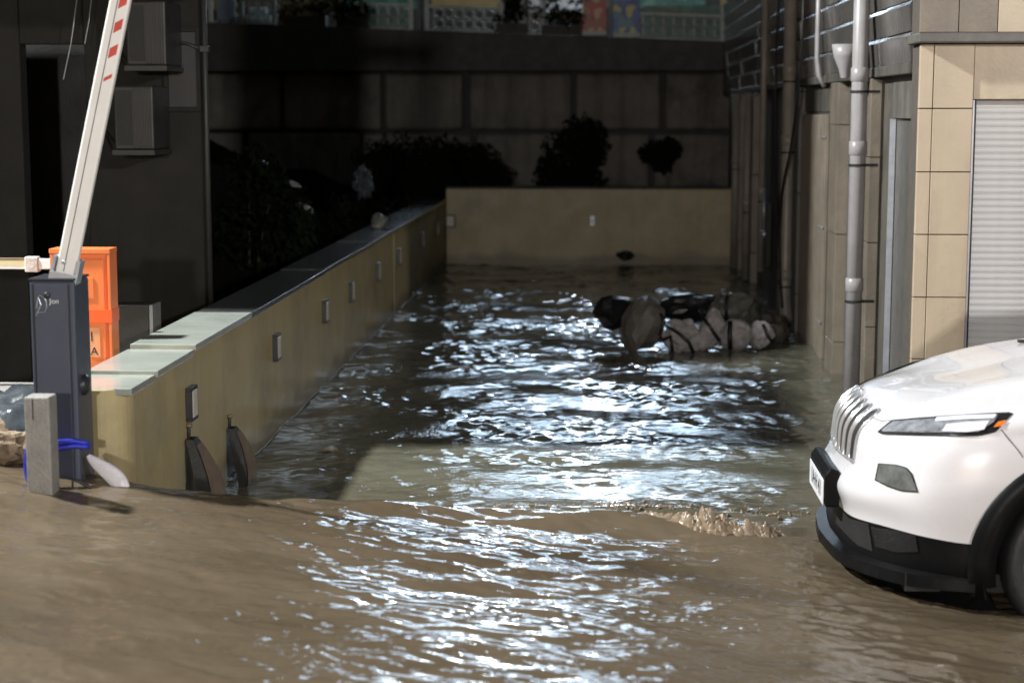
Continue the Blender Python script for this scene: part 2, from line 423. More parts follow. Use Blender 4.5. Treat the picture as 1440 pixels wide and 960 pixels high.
wx = np.arange(-3.9, 3.301, 0.012)
wy = np.concatenate([np.arange(4.3, 9.2, 0.012), np.arange(9.2, 12.0, 0.020), np.arange(12.0, 24.62, 0.032)])
water = link('water', grid_mesh('water', wx, wy, water_height, M['water']))
tag(water, kind='structure')
# the same flood further along the street, out to both sides and under the camera
def outer(x, y):
    return street_level(x, y) - 0.05
for nm, ax, ay in (('street_water', np.linspace(-40, -3.6, 40), np.linspace(-30, 8.3, 30)),
                   ('street_water', np.linspace(3.0, 40, 20), np.linspace(-30, 10.9, 20)),
                   ('street_water', np.linspace(-3.9, 3.3, 20), np.linspace(-30, 4.6, 20))):
    tag(link(nm, grid_mesh(nm, ax, ay, outer, M['water'])), kind='structure')
ground = link('ground', grid_mesh('ground', np.linspace(-90, 90, 60), np.linspace(-60, 140, 60), lambda x, y: np.full_like(x, -0.65), M['asphalt']))
tag(ground, kind='structure')

# ------------------------------------------------------------------ ramp wall with its slabs
WX, WZ = -2.2, 0.90
rw = empty('ramp_wall', (WX, 7.0, 0), label='long ochre parapet wall along the flooded ramp, pale slabs on top', cat='wall')
def rel(o, p): return (p[0]-o.location.x, p[1]-o.location.y, p[2]-o.location.z)
wall_rows = []
b = MB()
ys_ = np.linspace(7.0, 24.5, 60)
b.prism([(-0.30, 0.80), (-0.13, 0.80)] + [(-0.13+0.13*math.sin(a), 0.93-0.13*math.cos(a)) for a in np.linspace(0, math.pi/2, 9)[1:]] + [(0.0, 18.3-7.0), (-0.30, 18.3-7.0)], 'z', -0.62, WZ)
b.build('wall_body', M['ochre'], rw, bevel=0.006)
b = MB(); b.box(-0.30, 0.004, 18.306-7.0, 24.5-7.0, -0.62, WZ-0.002); b.build('wall_body', M['ochre'], rw, bevel=0.006)
slabs = [(7.82, 8.25, -0.030), (8.26, 9.02, -0.012), (9.07, 10.56, 0.008)]
y = 10.575
while y < 24.4:
    e = min(y+1.46, 24.52); slabs.append((y, e, random.uniform(0.0, 0.010))); y = e+0.012
for i, (a, e, dz) in enumerate(slabs):
    c = MB(); x1 = 0.028 if i else 0.015
    c.box(-0.335, x1, a-7.0, e-7.0, WZ+0.004+dz-0.004, WZ+0.034+dz)
    c.build('coping_slab', M['coping'] if a < 10.5 else M['coping_wet_shade'], rw, bevel=0.004)
# pale line where the water laps the wall
c = MB(); c.tube([(0.006, yy-7.0, 0.006+0.010*math.sin(yy*5)) for yy in np.linspace(9.7, 24.4, 120)], 0.0055, 6)
o = c.build('waterline_strip', M['concrete'], rw, smooth=True)

# lamps set in the wall's face
lamp_px = [(273, 570), (392, 485), (460, 441), (497, 414), (534, 386), (563, 365), (596, 336), (617, 321)]
where = ['nearest the rubber flaps', 'second along from the barrier cabinet', 'third along from the barrier cabinet', 'fourth along from the barrier cabinet',
         'fifth along, just before the wall joint', 'sixth along, just past the wall joint', 'seventh along, near the ramp end', 'last before the end wall corner']
def wall_lamp():
    r = empty('wall_lamp')
    h = MB()
    h.box(0, 0.034, -0.072, 0.072, -0.092, -0.074); h.box(0, 0.034, -0.072, 0.072, 0.074, 0.092)
    h.box(0, 0.034, -0.072, -0.052, -0.0735, 0.0735); h.box(0, 0.034, 0.056, 0.072, -0.0735, 0.0735)
    h.box(0, 0.012, -0.0555, 0.0555, -0.0735, 0.0735)
    h.build('housing', M['lamp_black'], r, bevel=0.002)
    g = MB(); g.box(0.0125, 0.0365, -0.0515, 0.0555, -0.073, 0.073); g.build('cover', M['lamp_white'], r, bevel=0.004)
    return r
wl0 = wall_lamp()
for i, (px, py) in enumerate(lamp_px):
    p = at(px, py, X=-2.17)
    o = wl0 if i == 0 else copy_tree(wl0)
    o.location = (WX+(0.0 if p.y < 18.3 else 0.004)+0.001, p.y, 0.60 if i else 0.635)
    tag(o, 'black framed lamp on the ochre wall, ' + where[i], 'wall lamp', 'lamps along the ramp wall')
o = copy_tree(wl0); o.location = (-2.12, 24.479, 0.62); o.rotation_euler = (0, 0, -math.pi/2)
tag(o, 'small wall lamp on the end wall right at its corner', 'wall lamp', 'lamps along the ramp wall')

# ------------------------------------------------------------------ end wall of the ramp
ew = empty('end_wall', (-0.1, 24.6, 0), label='low ochre wall closing the far end of the flooded ramp', cat='wall')
c = MB(); c.box(-2.085, 2.1, -0.10, 0.16, -0.62, 1.085); c.build('wall_body', M['ochre'], ew, bevel=0.01)
for i in range(3):
    c = MB(); c.box(-2.09+i*1.4, -2.09+i*1.4+1.39, -0.13, 0.19, 1.087, 1.112); c.build('coping_slab', M['dark_conc'], ew, bevel=0.004)
hk = empty('wall_hook', (-0.08, 24.5, 0.63), label='small metal hook bracket in the middle of the end wall', cat='hook')
c = MB(); c.box(-0.03, 0.03, -0.012, 0.0, -0.07, 0.07); c.build('plate', M['galv'], hk, bevel=0.003)
c = MB(); c.tube([(0, -0.01, 0.03), (0, -0.06, 0.03), (0, -0.08, 0.0), (0, -0.06, -0.03)], 0.010, 8); c.build('hook', M['galv'], hk, smooth=True)

# rubber flaps hanging on the ramp wall near its front end
def flap(y0, ztop, zbot, out, wid, label):
    """A thick bent slab of tyre rubber hooked to the wall at its top and standing off it at the foot."""
    r = empty('rubber_flap', (WX, y0, zbot), label=label, cat='rubber flap', group='rubber flaps hung on the ramp wall')
    n = 18; H = ztop-zbot
    inn = []; ou = []
    for i in range(n+1):
        s = i/n; z = H*(1-s)
        x = 0.006 + out*math.sin(s*1.4)/math.sin(1.4)
        th = 0.018 + 0.050*math.sin(math.pi*min(1, 0.12+s*0.8))**0.8
        inn.append((x, z)); ou.append((x+th, z))
    def taper(s): return wid*(0.35 + 0.65*min(1, s*2.2))
    g = MB()
    for i in range(n):
        w0, w1 = taper(i/n), taper((i+1)/n)
        a0, a1, b0, b1 = inn[i], inn[i+1], ou[i], ou[i+1]
        g.quad((a0[0], -w0/2, a0[1]), (b0[0], -w0/2, b0[1]), (b1[0], -w1/2, b1[1]), (a1[0], -w1/2, a1[1]))
        g.quad((a0[0], w0/2, a0[1]), (a1[0], w1/2, a1[1]), (b1[0], w1/2, b1[1]), (b0[0], w0/2, b0[1]))
        g.quad((a0[0], -w0/2, a0[1]), (a1[0], -w1/2, a1[1]), (a1[0], w1/2, a1[1]), (a0[0], w0/2, a0[1]))
        g.quad((b0[0], -w0/2, b0[1]), (b0[0], w0/2, b0[1]), (b1[0], w1/2, b1[1]), (b1[0], -w1/2, b1[1]))
    g.build('flap', M['rubber'], r)
    g = MB()
    for i in range(1, n):
        w0, w1 = taper(i/n)*1.0, taper((i+1)/n)*1.0; b0, b1 = ou[i], ou[i+1]; e = 0.004
        g.quad((b0[0]+e, -w0/2+0.01, b0[1]), (b0[0]+e, w0/2, b0[1]), (b1[0]+e, w1/2, b1[1]), (b1[0]+e, -w1/2+0.01, b1[1]))
    g.build('mud_coat', M['brown_rubber'], r, smooth=True)
    g = MB(); g.tube([(0.010, 0, H-0.02), (0.014, 0, H+0.035), (0.012, 0, H+0.065)], [0.010, 0.009, 0.011], 8); g.build('strap', M['rubber'], r, smooth=True)
    g = MB(); g.tube([(-0.002, 0, H+0.066), (0.03, 0, H+0.070)], 0.012, 8); g.build('hook', M['brown_rubber'], r, smooth=True)
    return r
flap(8.92, 0.455, -0.06, 0.125, 0.30, 'dark curved rubber flap hung on the ochre wall nearer the road')
flap(9.93, 0.325, -0.06, 0.085, 0.26, 'smaller dark rubber flap further along the ochre wall')

# ------------------------------------------------------------------ raised pavement on the left and what stands on it
pv = MB(); pv.box(-9.0, -2.56, 7.95, 9.75, -0.6, 0.62)
o = pv.build('pavement', M['concrete'], bevel=0.02); tag(o, kind='structure')
for i, xx in enumerate(np.arange(-8.95, -3.1, 0.6)):
    for j, yy in enumerate(np.arange(8.0, 9.2, 0.6)):
        c = MB(); c.box(xx, xx+0.585, yy, yy+0.585, 0.623, 0.632+random.uniform(0, 0.004)); c.build('paver', M['coping'] if (i+j) % 3 else M['concrete'], o)

# barrier: cabinet, arm
cb = empty('barrier_gate', at(85, 692, Y=8.14), label='slate grey barrier cabinet with raised white arm', cat='barrier')
cb.location.x = -2.444; cb.location.y = 7.50; cb.location.z = 0.505; cb.scale = (0.92, 0.92, 0.905)
ct = MB(); ct.box(-0.112, 0.112, 0, 0.24, -0.06, 1.035); ct.build('cabinet', M['cabinet'], cb, bevel=0.012)
dr = MB(); dr.box(-0.088, 0.080, -0.006, 0.0, 0.02, 1.018); dr.build('door', M['cabinet'], cb, bevel=0.002)
e = MB(); e.box(0.0815, 0.0875, -0.007, -0.0005, 0.02, 1.018); e.box(-0.096, -0.0895, -0.007, -0.0005, 0.02, 1.018); e.build('door_seam', M['cabinet_dark'], cb)
e = MB(); e.box(-0.114, 0.114, -0.002, 0.242, 1.036, 1.048); e.build('lid', M['cabinet_dark'], cb, bevel=0.003)
e = MB(); e.lathe([(0.0, -0.012), (0.014, -0.012), (0.017, -0.006), (0.017, 0.0)], 'y', 20, (-0.022, -0.006, 0.965)); e.build('lock', M['cabinet_dark'], cb, smooth=True)
e = MB(); e.lathe([(0.0, 0.03), (0.035, 0.028), (0.052, 0.015), (0.055, 0.0)], 'x', 24, (0.112, 0.10, 0.50)); e.build('side_button', M['cabinet_dark'], cb, smooth=True)
# the maker's mark: a fin shaped outline and a word in white
fin = [(-0.076, 0.90), (-0.068, 0.955), (-0.058, 0.965), (-0.040, 0.958), (-0.027, 0.935), (-0.026, 0.905), (-0.036, 0.882), (-0.058, 0.880), (-0.072, 0.876)]
e = MB(); e.tube([(x, -0.0075, z) for x, z in fin], 0.0026, 6)
e.tube([(-0.081, -0.0075, 0.862), (-0.066, -0.0075, 0.893), (-0.054, -0.0075, 0.918), (-0.066, -0.0075, 0.955)], [0.0015, 0.004, 0.005, 0.002], 6)
e.build('maker_mark', M['galv'], cb)
def text_obj(name, body, size, m, parent, loc, rot, ext=0.0008):
    # a word as a plain mesh
    cu = bpy.data.curves.new(name, 'FONT'); cu.body = body; cu.size = size; cu.extrude = ext; cu.align_x = 'CENTER'; cu.align_y = 'CENTER'
    cu.materials.append(m)
    tmp = bpy.data.objects.new(name+'_font', cu); COL.objects.link(tmp); bpy.context.view_layer.update()
    me = bpy.data.meshes.new_from_object(tmp.evaluated_get(bpy.context.evaluated_depsgraph_get()))
    bpy.data.objects.remove(tmp); me.name = name
    if not me.materials: me.materials.append(m)
    return link(name, me, parent, loc, rot)
text_obj('maker_word', 'Jon', 0.036, M['plate_white'], cb, (0.012, -0.0072, 0.935), (math.pi/2, 0, 0))
# arm
AL = R_(13.2)
arm = empty('_tmp'); bpy.data.objects.remove(arm)
def arm_pt(s, a, d): # s along, a across, d towards the camera
    return (0.050 + s*math.sin(AL) + a*math.cos(AL), 0.06 - d, 1.05 + s*math.cos(AL) - a*math.sin(AL))
def arm_box(g, s0, s1, a0, a1, d0, d1):
    n = len(g.v)
    for s_ in (s0, s1):
        for a_, d_ in ((a0, d0), (a1, d0), (a1, d1), (a0, d1)): g.v.append(arm_pt(s_, a_, d_))
    for q in ((0,1,2,3),(7,6,5,4),(0,4,5,1),(1,5,6,2),(2,6,7,3),(3,7,4,0)): g.f.append(tuple(n+i for i in q))
e = MB(); arm_box(e, 0.0, 3.6, -0.050, 0.050, -0.02, 0.02); e.build('arm', M['white_arm'], cb, bevel=0.010)
e = MB(); arm_box(e, 0.03, 3.6, -0.010, -0.006, 0.0202, 0.0212); e.build('arm_groove', M['cabinet_dark'], cb)
for s0 in (0.985, 1.10, 1.225, 1.345, 1.80, 1.92, 2.04):
    e = MB(); n = 0
    k = 0.052 if s0 > 1.0 else 0.02
    q = [arm_pt(s0, 0.0, 0.0215), arm_pt(s0+0.030, 0.036, 0.0215), arm_pt(s0+0.030+k, 0.036, 0.0215), arm_pt(s0+k, 0.0, 0.0215)]
    e.quad(*q); e.build('red_stripe', M['red'], cb)
e = MB(); arm_box(e, -0.02, 0.10, -0.070, -0.053, -0.04, 0.035); arm_box(e, -0.02, 0.10, 0.053, 0.070, -0.04, 0.035); arm_box(e, -0.025, 0.022, -0.070, 0.070, 0.0356, 0.042)
e.build('arm_clamp', M['galv'], cb, bevel=0.003)
e = MB(); e.lathe([(0, -0.008), (0.009, -0.008), (0.010, 0)], 'y', 14, arm_pt(0.075, -0.012, 0.021)); e.build('arm_bolt', M['galv'], cb, smooth=True)

# concrete stub in front of the cabinet
st = empty('concrete_post', (-2.41, 7.20, 0.575), label='short square concrete post in front of the barrier cabinet', cat='post')
b = MB(); b.box(-0.060, 0.052, -0.055, 0.055, -0.12, 0.40); o = b.build('post', M['concrete'], st, bevel=0.008)
b = MB(); b.box(-0.022, -0.018, -0.0575, -0.054, 0.30, 0.392); b.build('crack', M['black'], st)
# blue strap round the cabinet and the post
sp = empty('blue_strap', (-2.43, 7.36, 0.50), label='bright blue strap tied round the barrier cabinet foot', cat='strap')
for dz in (0.0, 0.028):
    b = MB(); pts = [(-0.05, -0.07, 0.185+dz), (0.02, 0.05, 0.20+dz), (0.07, 0.128, 0.195+dz*0.8), (0.11, 0.132, 0.19+dz*0.7), (0.128, 0.15, 0.188+dz*0.5)]
    b.tube(pts, 0.011, 8); b.build('band', M['blue_rope'], sp, smooth=True)
b = MB(); b.tube([(-0.07, -0.05, 0.30), (-0.085, -0.03, 0.25), (-0.105, -0.02, 0.19), (-0.113, -0.02, 0.12), (-0.10, -0.03, 0.07), (-0.075, -0.04, 0.05)], 0.008, 8); b.build('loose_end', M['blue_rope'], sp, smooth=True)

# slack milky plastic bottle hanging off the strap
bt0 = at(128, 640, Y=7.50); bt1 = at(178, 699, Y=7.46)
fl = empty('plastic_pouch', bt1, label='limp milky white plastic pouch hanging from the blue strap', cat='plastic pouch')
b = MB(); d_ = bt0-bt1; rows = []
N_ = 14
for i in range(N_+1):
    s = i/N_; w = 0.012 + 0.040*math.sin(math.pi*min(1, (s*0.93+0.06)))**0.7
    w *= (1.0 - 0.35*s)
    c_ = d_*s + Vector((0.015*math.sin(s*5), 0, 0.012*math.sin(s*math.pi)))
    side = Vector((0.75, 0, 0.66))
    ring = []
    for k in range(10):
        an = 2*math.pi*k/10
        ring.append(c_ + side*(w*math.cos(an)) + Vector((0, 0.35*w*math.sin(an)*(1+0.3*math.sin(7*s+k)), 0)))
    rows.append(ring)
for i in range(N_):
    for k in range(10): b.quad(rows[i][k], rows[i][(k+1) % 10], rows[i+1][(k+1) % 10], rows[i+1][k])
b.f.append(tuple(range(0))) if False else None
b.build('pouch', M['plastic_sheet'], fl, smooth=True)

# orange electrical cabinet behind
oc = empty('electrical_cabinet', (-2.843, 9.25, 0.50), label='bright orange electrical cabinet behind the barrier', cat='cabinet')
e = MB(); e.box(-0.150, 0.150, 0, 0.12, 0.0, 0.955); e.build('casing', M['orange'], oc, bevel=0.004)
e = MB(); e.box(-0.172, 0.168, -0.028, 0.125, 0.956, 0.985); e.build('hood', M['orange'], oc, bevel=0.004)
e = MB(); e.box(-0.168, -0.151, -0.026, 0.12, 0.0, 0.955); e.box(0.151, 0.166, -0.026, 0.12, 0.0, 0.955); e.build('side_frame', M['orange'], oc, bevel=0.003)
e = MB(); e.box(-0.142, 0.128, -0.014, -0.001, 0.04, 0.925); e.build('door', M['orange'], oc, bevel=0.006)
e = MB(); e.box(-0.010, 0.07, -0.020, -0.0145, 0.70, 0.82); e.build('door_recess', M['orange'], oc, bevel=0.004)
e = MB(); e.box(-0.1715, 0.1695, -0.0275, 0.1215, 0.56, 0.635); e.build('warning_band', M['orange_hot'], oc)
oc.scale = (1.0, 0.95, 0.96)
e = MB(); e.box(0.035, 0.095, -0.0175, -0.0145, 0.36, 0.53); e.build('sticker', M['orange_pale'], oc)
text_obj('sticker_letter', 'A', 0.065, M['plate_ink'], oc, (0.062, -0.0185, 0.392), (math.pi/2, 0, 0))
text_obj('sticker_letter', 'I', 0.08, M['plate_ink'], oc, (0.050, -0.0185, 0.475), (math.pi/2, 0, 0))
# grey service box behind the coping
gb = empty('service_box', at(190, 500, Y=10.8), label='low dark grey service box standing behind the pale coping slabs', cat='box')
e = MB(); e.box(-0.14, 0.10, 0, 0.2, -0.2, 0.33); e.build('casing', M['dark_conc'], gb, bevel=0.01)
e = MB(); e.box(0.103, 0.125, -0.01, 0.2, -0.2, 0.33); e.build('edge_strip', M['galv'], gb, bevel=0.002)

# horizontal taped arm of a second barrier, coming from the left
ba = empty('second_barrier', (-6.0, 9.5, 0.632), label='horizontal white barrier arm patched with tape beside the orange cabinet', cat='barrier')
zc = at(60, 371, Y=9.5).z - 0.632
e = MB(); e.box(0.1, 3.22, -0.02, 0.02, zc-0.030, zc+0.030); e.build('arm', M['white_arm'], ba, bevel=0.008)
e = MB(); e.box(2.0, 2.78, -0.0215, 0.0215, zc-0.010, zc+0.0315); e.build('cream_band', M['cream'], ba)
e = MB(); e.box(2.0, 2.77, -0.0225, 0.0225, zc+0.022, zc+0.0325); e.build('brown_band', M['brown_rubber'], ba)
for a_, b_, dz in ((2.76, 2.84, 0.012), (2.93, 3.10, 0.004)):
    e = MB(); e.box(a_, b_, -0.028, 0.026, zc-0.034-dz, zc+0.034+dz*0.7); e.build('tape_wrap', M['pale_tape'], ba, bevel=0.008)
e = MB(); e.box(-0.15, 0.15, -0.14, 0.14, 0, 1.05); e.build('cabinet', M['cabinet'], ba, bevel=0.01)

# boulder under a wet plastic sheet at the pavement edge
def lump(name, parent, size, m, seed, sub=3, amp=0.25, freq=1.6, loc=(0,0,0), rot=(0,0,0), flat=False, ridged=0.0):
    bm = bmesh.new(); bmesh.ops.create_icosphere(bm, subdivisions=sub, radius=1)
    for v in bm.verts:
        p = v.co*freq + Vector((seed*3.1, seed*1.7, seed))
        d = noise.noise(p)*amp + noise.noise(p*2.7)*amp*0.5
        if ridged:
            d -= abs(noise.noise(p*1.9+Vector((5, 5, 5))))*ridged
            d += (noise.ridged_multi_fractal(p*0.8, 1.0, 2.0, 2, 0.9, 1.6)-0.9)*ridged*0.30
        v.co = v.co*(1+d)
        v.co = Vector((v.co.x*size[0], v.co.y*size[1], v.co.z*size[2]))
    me = bpy.data.meshes.new(name); bm.to_mesh(me); bm.free(); me.materials.append(m)
    if not flat: me.polygons.foreach_set('use_smooth', [True]*len(me.polygons))
    return link(name, me, parent, loc, rot)
rk = empty('boulder', (at(8, 655, Y=7.75).x, 7.75, 0.50), label='brown boulder half covered by wet plastic at the pavement edge', cat='rock')
lump('stone', rk, (0.20, 0.15, 0.12), M['rock'], 2, 4, 0.30, 1.4, (0.0, 0, 0.13), flat=True)
g = MB(); n = 14; P = {}
for i in range(n+1):
    for j in range(n+1):
        u, v = i/n, j/n
        x_ = -0.35+0.56*u; y_ = -0.06+0.30*v
        P[i, j] = (x_, y_, 0.27+0.10*v+0.05*u+0.05*noise.noise(Vector((u*5, v*5, 1)))-0.05*abs(noise.noise(Vector((u*3, v*9, 4)))) - 0.10*(1-v)**3)
for i in range(n):
    for j in range(n): g.quad(P[i, j], P[i+1, j], P[i+1, j+1], P[i, j+1])
o = g.build('plastic_cover', M['clear_plastic'], rk, smooth=True)
o.modifiers.new('thick', 'SOLIDIFY').thickness = 0.004
# silt fan and twig at the cabinet's foot
si = lump('silt_mound', None, (0.24, 0.16, 0.065), M['mud_heap'], 9, 4, 0.2, 1.5, (-2.30, 7.58, 0.435)); tag(si, 'low wet brown silt mound at the barrier cabinet foot', 'mud')
tw = empty('twig', (-2.24, 7.15, 0.575), label='small dark twig poking from the water by the concrete post', cat='twig')
b = MB(); b.tube([(-0.03, 0, 0.0), (-0.028, 0, 0.035), (0.0, 0.01, 0.030), (0.03, 0.01, 0.012), (0.05, 0, 0.0)], [0.004, 0.007, 0.011, 0.011, 0.005], 6); b.build('stick', M['rubber'], tw, smooth=True)

# ------------------------------------------------------------------ tiled building on the right
BF = 10.70
rb = empty('tiled_building', (2.0, BF, 0), label='tan tiled building with roller shutter and downpipes right of the ramp', cat='building')
def RB(x0, x1, y0, y1, z0, z1, name, m, bevel=0.004, parent=None):
    g = MB(); g.box(x0-2.0, x1-2.0, y0-BF, y1-BF, z0, z1); return g.build(name, m, parent or rb, bevel=bevel)
def inside(base, par):  # sub-parts share the root's frame because the part itself sits at its origin
    return par
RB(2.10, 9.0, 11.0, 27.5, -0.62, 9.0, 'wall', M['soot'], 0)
pil = RB(1.972, 2.288, BF+0.04, 11.0, -0.62, 2.60, 'pillar', M['grout'], 0)
zj = [-0.52, -0.13, 0.262, 0.655, 1.044, 1.435, 1.821, 2.209, 2.60]
for a, e in zip(zj[:-1], zj[1:]):
    for x0, x1 in ((1.965, 2.046), (2.050, 2.292)):
        RB(x0, x1, BF+random.uniform(-0.002, 0.002), BF+0.042, a+0.003, e-0.003, 'tile', M['tan_tile'], 0.003, pil)
# shutter bay
RB(2.294, 2.325, BF+0.05, BF+0.20, -0.62, 2.26, 'shutter_jamb', M['black'], 0)
RB(2.300, 2.312, BF+0.035, BF+0.0495, -0.62, 2.26, 'shutter_channel', M['galv'], 0.001)
x = 2.294
for i in range(5):
    RB(x+0.002, x+0.54, BF+0.012, BF+0.30, 2.265, 2.598, 'header_panel', M['tan_tile'], 0.004); x += 0.543
sh = RB(2.326, 5.0, BF+0.17, BF+0.20, -0.62, 2.262, 'shutter', M['shutter'], 0)
slat = MB()
n = 6
prof = [(0.0, 0.0), (-0.006, 0.006), (-0.010, 0.018), (-0.007, 0.032), (-0.001, 0.040)]
for (a, b_), (c, d) in zip(prof[:-1], prof[1:]):
    slat.quad((0.327, a, b_), (2.998, a, b_), (2.998, c, d), (0.327, c, d))
sme = slat.mesh('slat', M['shutter'], True)
z = -0.60
while z < 2.20:
    link('slat', sme, sh, (0, 0.165, z)); z += 0.0415
RB(5.0, 5.35, BF, 11.0, -0.62, 2.60, 'pillar', M['tan_tile'], 0.004)
RB(5.36, 9.0, BF+0.1, 11.0, -0.62, 2.60, 'shop_front', M['door_grey'], 0.004)
# ledge and upper storey
RB(1.93, 9.0, BF-0.10, BF+0.28, 2.604, 2.665, 'ledge', M['soot2'], 0.01)
RB(1.96, 9.0, BF+0.02, 10.99, 2.668, 9.0, 'upper_wall', M['grout'], 0)
for r in range(3):
    for i in range(16):
        RB(1.955+i*0.235, 1.955+i*0.235+0.231, BF-0.012, BF+0.018, 2.670+r*0.42, 2.670+r*0.42+0.415, 'tile', M['tan_dirty'] if i < 2 else M['tan_tile'], 0.003)
RB(1.985, 2.098, 11.02, 27.4, 2.52, 9.0, 'side_upper_wall', M['black'], 0)
zc = 2.50
for r in range(7):
    y0 = 10.995 - (r % 2)*0.3
    while y0 < 27.2:
        y1 = min(y0+1.2, 27.4); ya = max(y0, 10.995)
        pr = 0.030 + random.uniform(0, 0.010)
        g = MB(); X0 = 1.985-pr-2.0
        g.prism([(X0+0.012, zc), (-0.0155, zc), (-0.0155, zc+0.188), (X0+0.014, zc+0.188), (X0-0.004, zc+0.162)], 'y', ya-BF+0.002, y1-BF-0.002)
        g.build('tile_course', M['upper_tile'], rb); y0 = y1
    zc += 0.195
RB(1.955, 2.099, 11.0, 27.4, 2.43, 2.498, 'soffit_band', M['soot'], 0.006)
# side wall bays, front to back
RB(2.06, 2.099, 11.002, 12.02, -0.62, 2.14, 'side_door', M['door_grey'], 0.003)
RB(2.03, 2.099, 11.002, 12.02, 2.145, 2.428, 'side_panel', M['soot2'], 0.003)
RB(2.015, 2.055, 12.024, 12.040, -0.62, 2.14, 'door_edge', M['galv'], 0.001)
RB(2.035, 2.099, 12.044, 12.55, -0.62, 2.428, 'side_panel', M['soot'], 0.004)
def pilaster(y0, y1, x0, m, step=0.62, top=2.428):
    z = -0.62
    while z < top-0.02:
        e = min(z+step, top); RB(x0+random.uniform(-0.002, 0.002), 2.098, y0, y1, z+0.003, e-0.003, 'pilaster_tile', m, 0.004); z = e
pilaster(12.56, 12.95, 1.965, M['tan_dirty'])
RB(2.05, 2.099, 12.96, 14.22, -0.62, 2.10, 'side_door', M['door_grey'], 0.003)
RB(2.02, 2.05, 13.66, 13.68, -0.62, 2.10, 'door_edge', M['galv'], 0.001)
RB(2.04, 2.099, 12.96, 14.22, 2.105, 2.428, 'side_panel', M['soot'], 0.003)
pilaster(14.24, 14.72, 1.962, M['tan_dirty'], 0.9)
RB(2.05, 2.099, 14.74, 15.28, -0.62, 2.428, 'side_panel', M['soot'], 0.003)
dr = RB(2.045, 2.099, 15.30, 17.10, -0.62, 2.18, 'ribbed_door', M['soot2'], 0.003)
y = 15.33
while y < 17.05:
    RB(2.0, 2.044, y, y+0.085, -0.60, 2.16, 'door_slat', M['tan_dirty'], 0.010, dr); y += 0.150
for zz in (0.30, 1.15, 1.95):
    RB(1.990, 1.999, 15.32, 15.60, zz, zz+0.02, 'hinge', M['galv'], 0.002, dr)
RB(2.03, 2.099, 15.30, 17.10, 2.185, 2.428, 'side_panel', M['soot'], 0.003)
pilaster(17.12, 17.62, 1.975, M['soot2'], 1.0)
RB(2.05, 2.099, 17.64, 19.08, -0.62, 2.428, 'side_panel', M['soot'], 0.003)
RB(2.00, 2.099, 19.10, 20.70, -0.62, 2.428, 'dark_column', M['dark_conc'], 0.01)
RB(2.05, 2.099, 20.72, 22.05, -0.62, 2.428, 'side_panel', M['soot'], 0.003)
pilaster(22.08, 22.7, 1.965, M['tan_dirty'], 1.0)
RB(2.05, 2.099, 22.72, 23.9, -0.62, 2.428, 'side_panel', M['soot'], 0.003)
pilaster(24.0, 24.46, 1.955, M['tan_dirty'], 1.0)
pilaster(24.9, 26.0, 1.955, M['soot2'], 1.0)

# pipes: things of their own, fixed to the wall
def pipe(name, x, y, r, z0, z1, m, label, joints=(), foot=None, kink=None):
    t = empty(name, (x, y, z0), label=label, cat='pipe', group='pipes on the tiled building side')
    g = MB(); pts = [(0, 0, 0), (0, 0, z1-z0)] if not kink else kink
    g.tube(pts, r, 18); g.build('pipe', m, t, smooth=True)
    for zj_ in joints:
        g = MB(); g.lathe([(r+0.001, -0.05), (r+0.008, -0.045), (r+0.008, 0.045), (r+0.001, 0.05)], 'z', 18, (0, 0, zj_-z0)); g.build('collar', m, t, smooth=True)
    for zj_ in joints:
        g = MB(); g.lathe([(r+0.002, -0.009), (r+0.010, -0.007), (r+0.010, 0.007), (r+0.002, 0.009)], 'z', 18, (0, 0, zj_-z0-0.12)); g.box(0, 2.0-x, -0.01, 0.01, zj_-z0-0.13, zj_-z0-0.11); g.build('clip', M['black'], t)
    return t
pipe('downpipe', 1.855, 12.40, 0.057, -0.3, 5.0, M['pvc'], 'thick pale grey downpipe nearest the shutter', (0.95, 1.93, 2.45))
pipe('downpipe', 1.895, 17.32, 0.062, 0.02, 5.0, M['pvc_dirty'], 'grimy thick downpipe beside the ribbed door with a swollen foot', (0.55, 1.9, 2.6),
     kink=[(0, 0, 0.0), (0.02, 0.0, 0.10), (0.0, 0, 0.30), (0, 0, 5.0)])
pipe('downpipe', 1.93, 20.35, 0.040, 0.3, 5.0, M['pvc_dirty'], 'thin downpipe in front of the dark column', (1.25,))
pipe('downpipe', 1.915, 24.1, 0.055, 0.0, 2.42, M['pvc_dirty'], 'short grey pipe at the far corner by the end wall', (1.5,))
pipe('downpipe', 1.93, 22.4, 0.05, 0.0, 2.42, M['pvc_dirty'], 'pale pipe second from the far corner', (1.0,))
vb = empty('meter_box', (1.96, 19.9, 0.3), label='narrow black meter box with a valve on the dark column', cat='meter box')
g = MB(); g.box(-0.03, 0.04, -0.11, 0.11, 0.1, 0.85); g.build('casing', M['black'], vb, bevel=0.01)
g = MB(); g.lathe([(0.0, -0.05), (0.045, -0.045), (0.045, 0.045), (0, 0.05)], 'y', 16, (-0.04, -0.04, 0.48)); g.tube([(-0.04, -0.04, 0.5), (-0.05, -0.04, 1.0)], 0.018, 8); g.build('valve', M['galv'], vb, smooth=True)
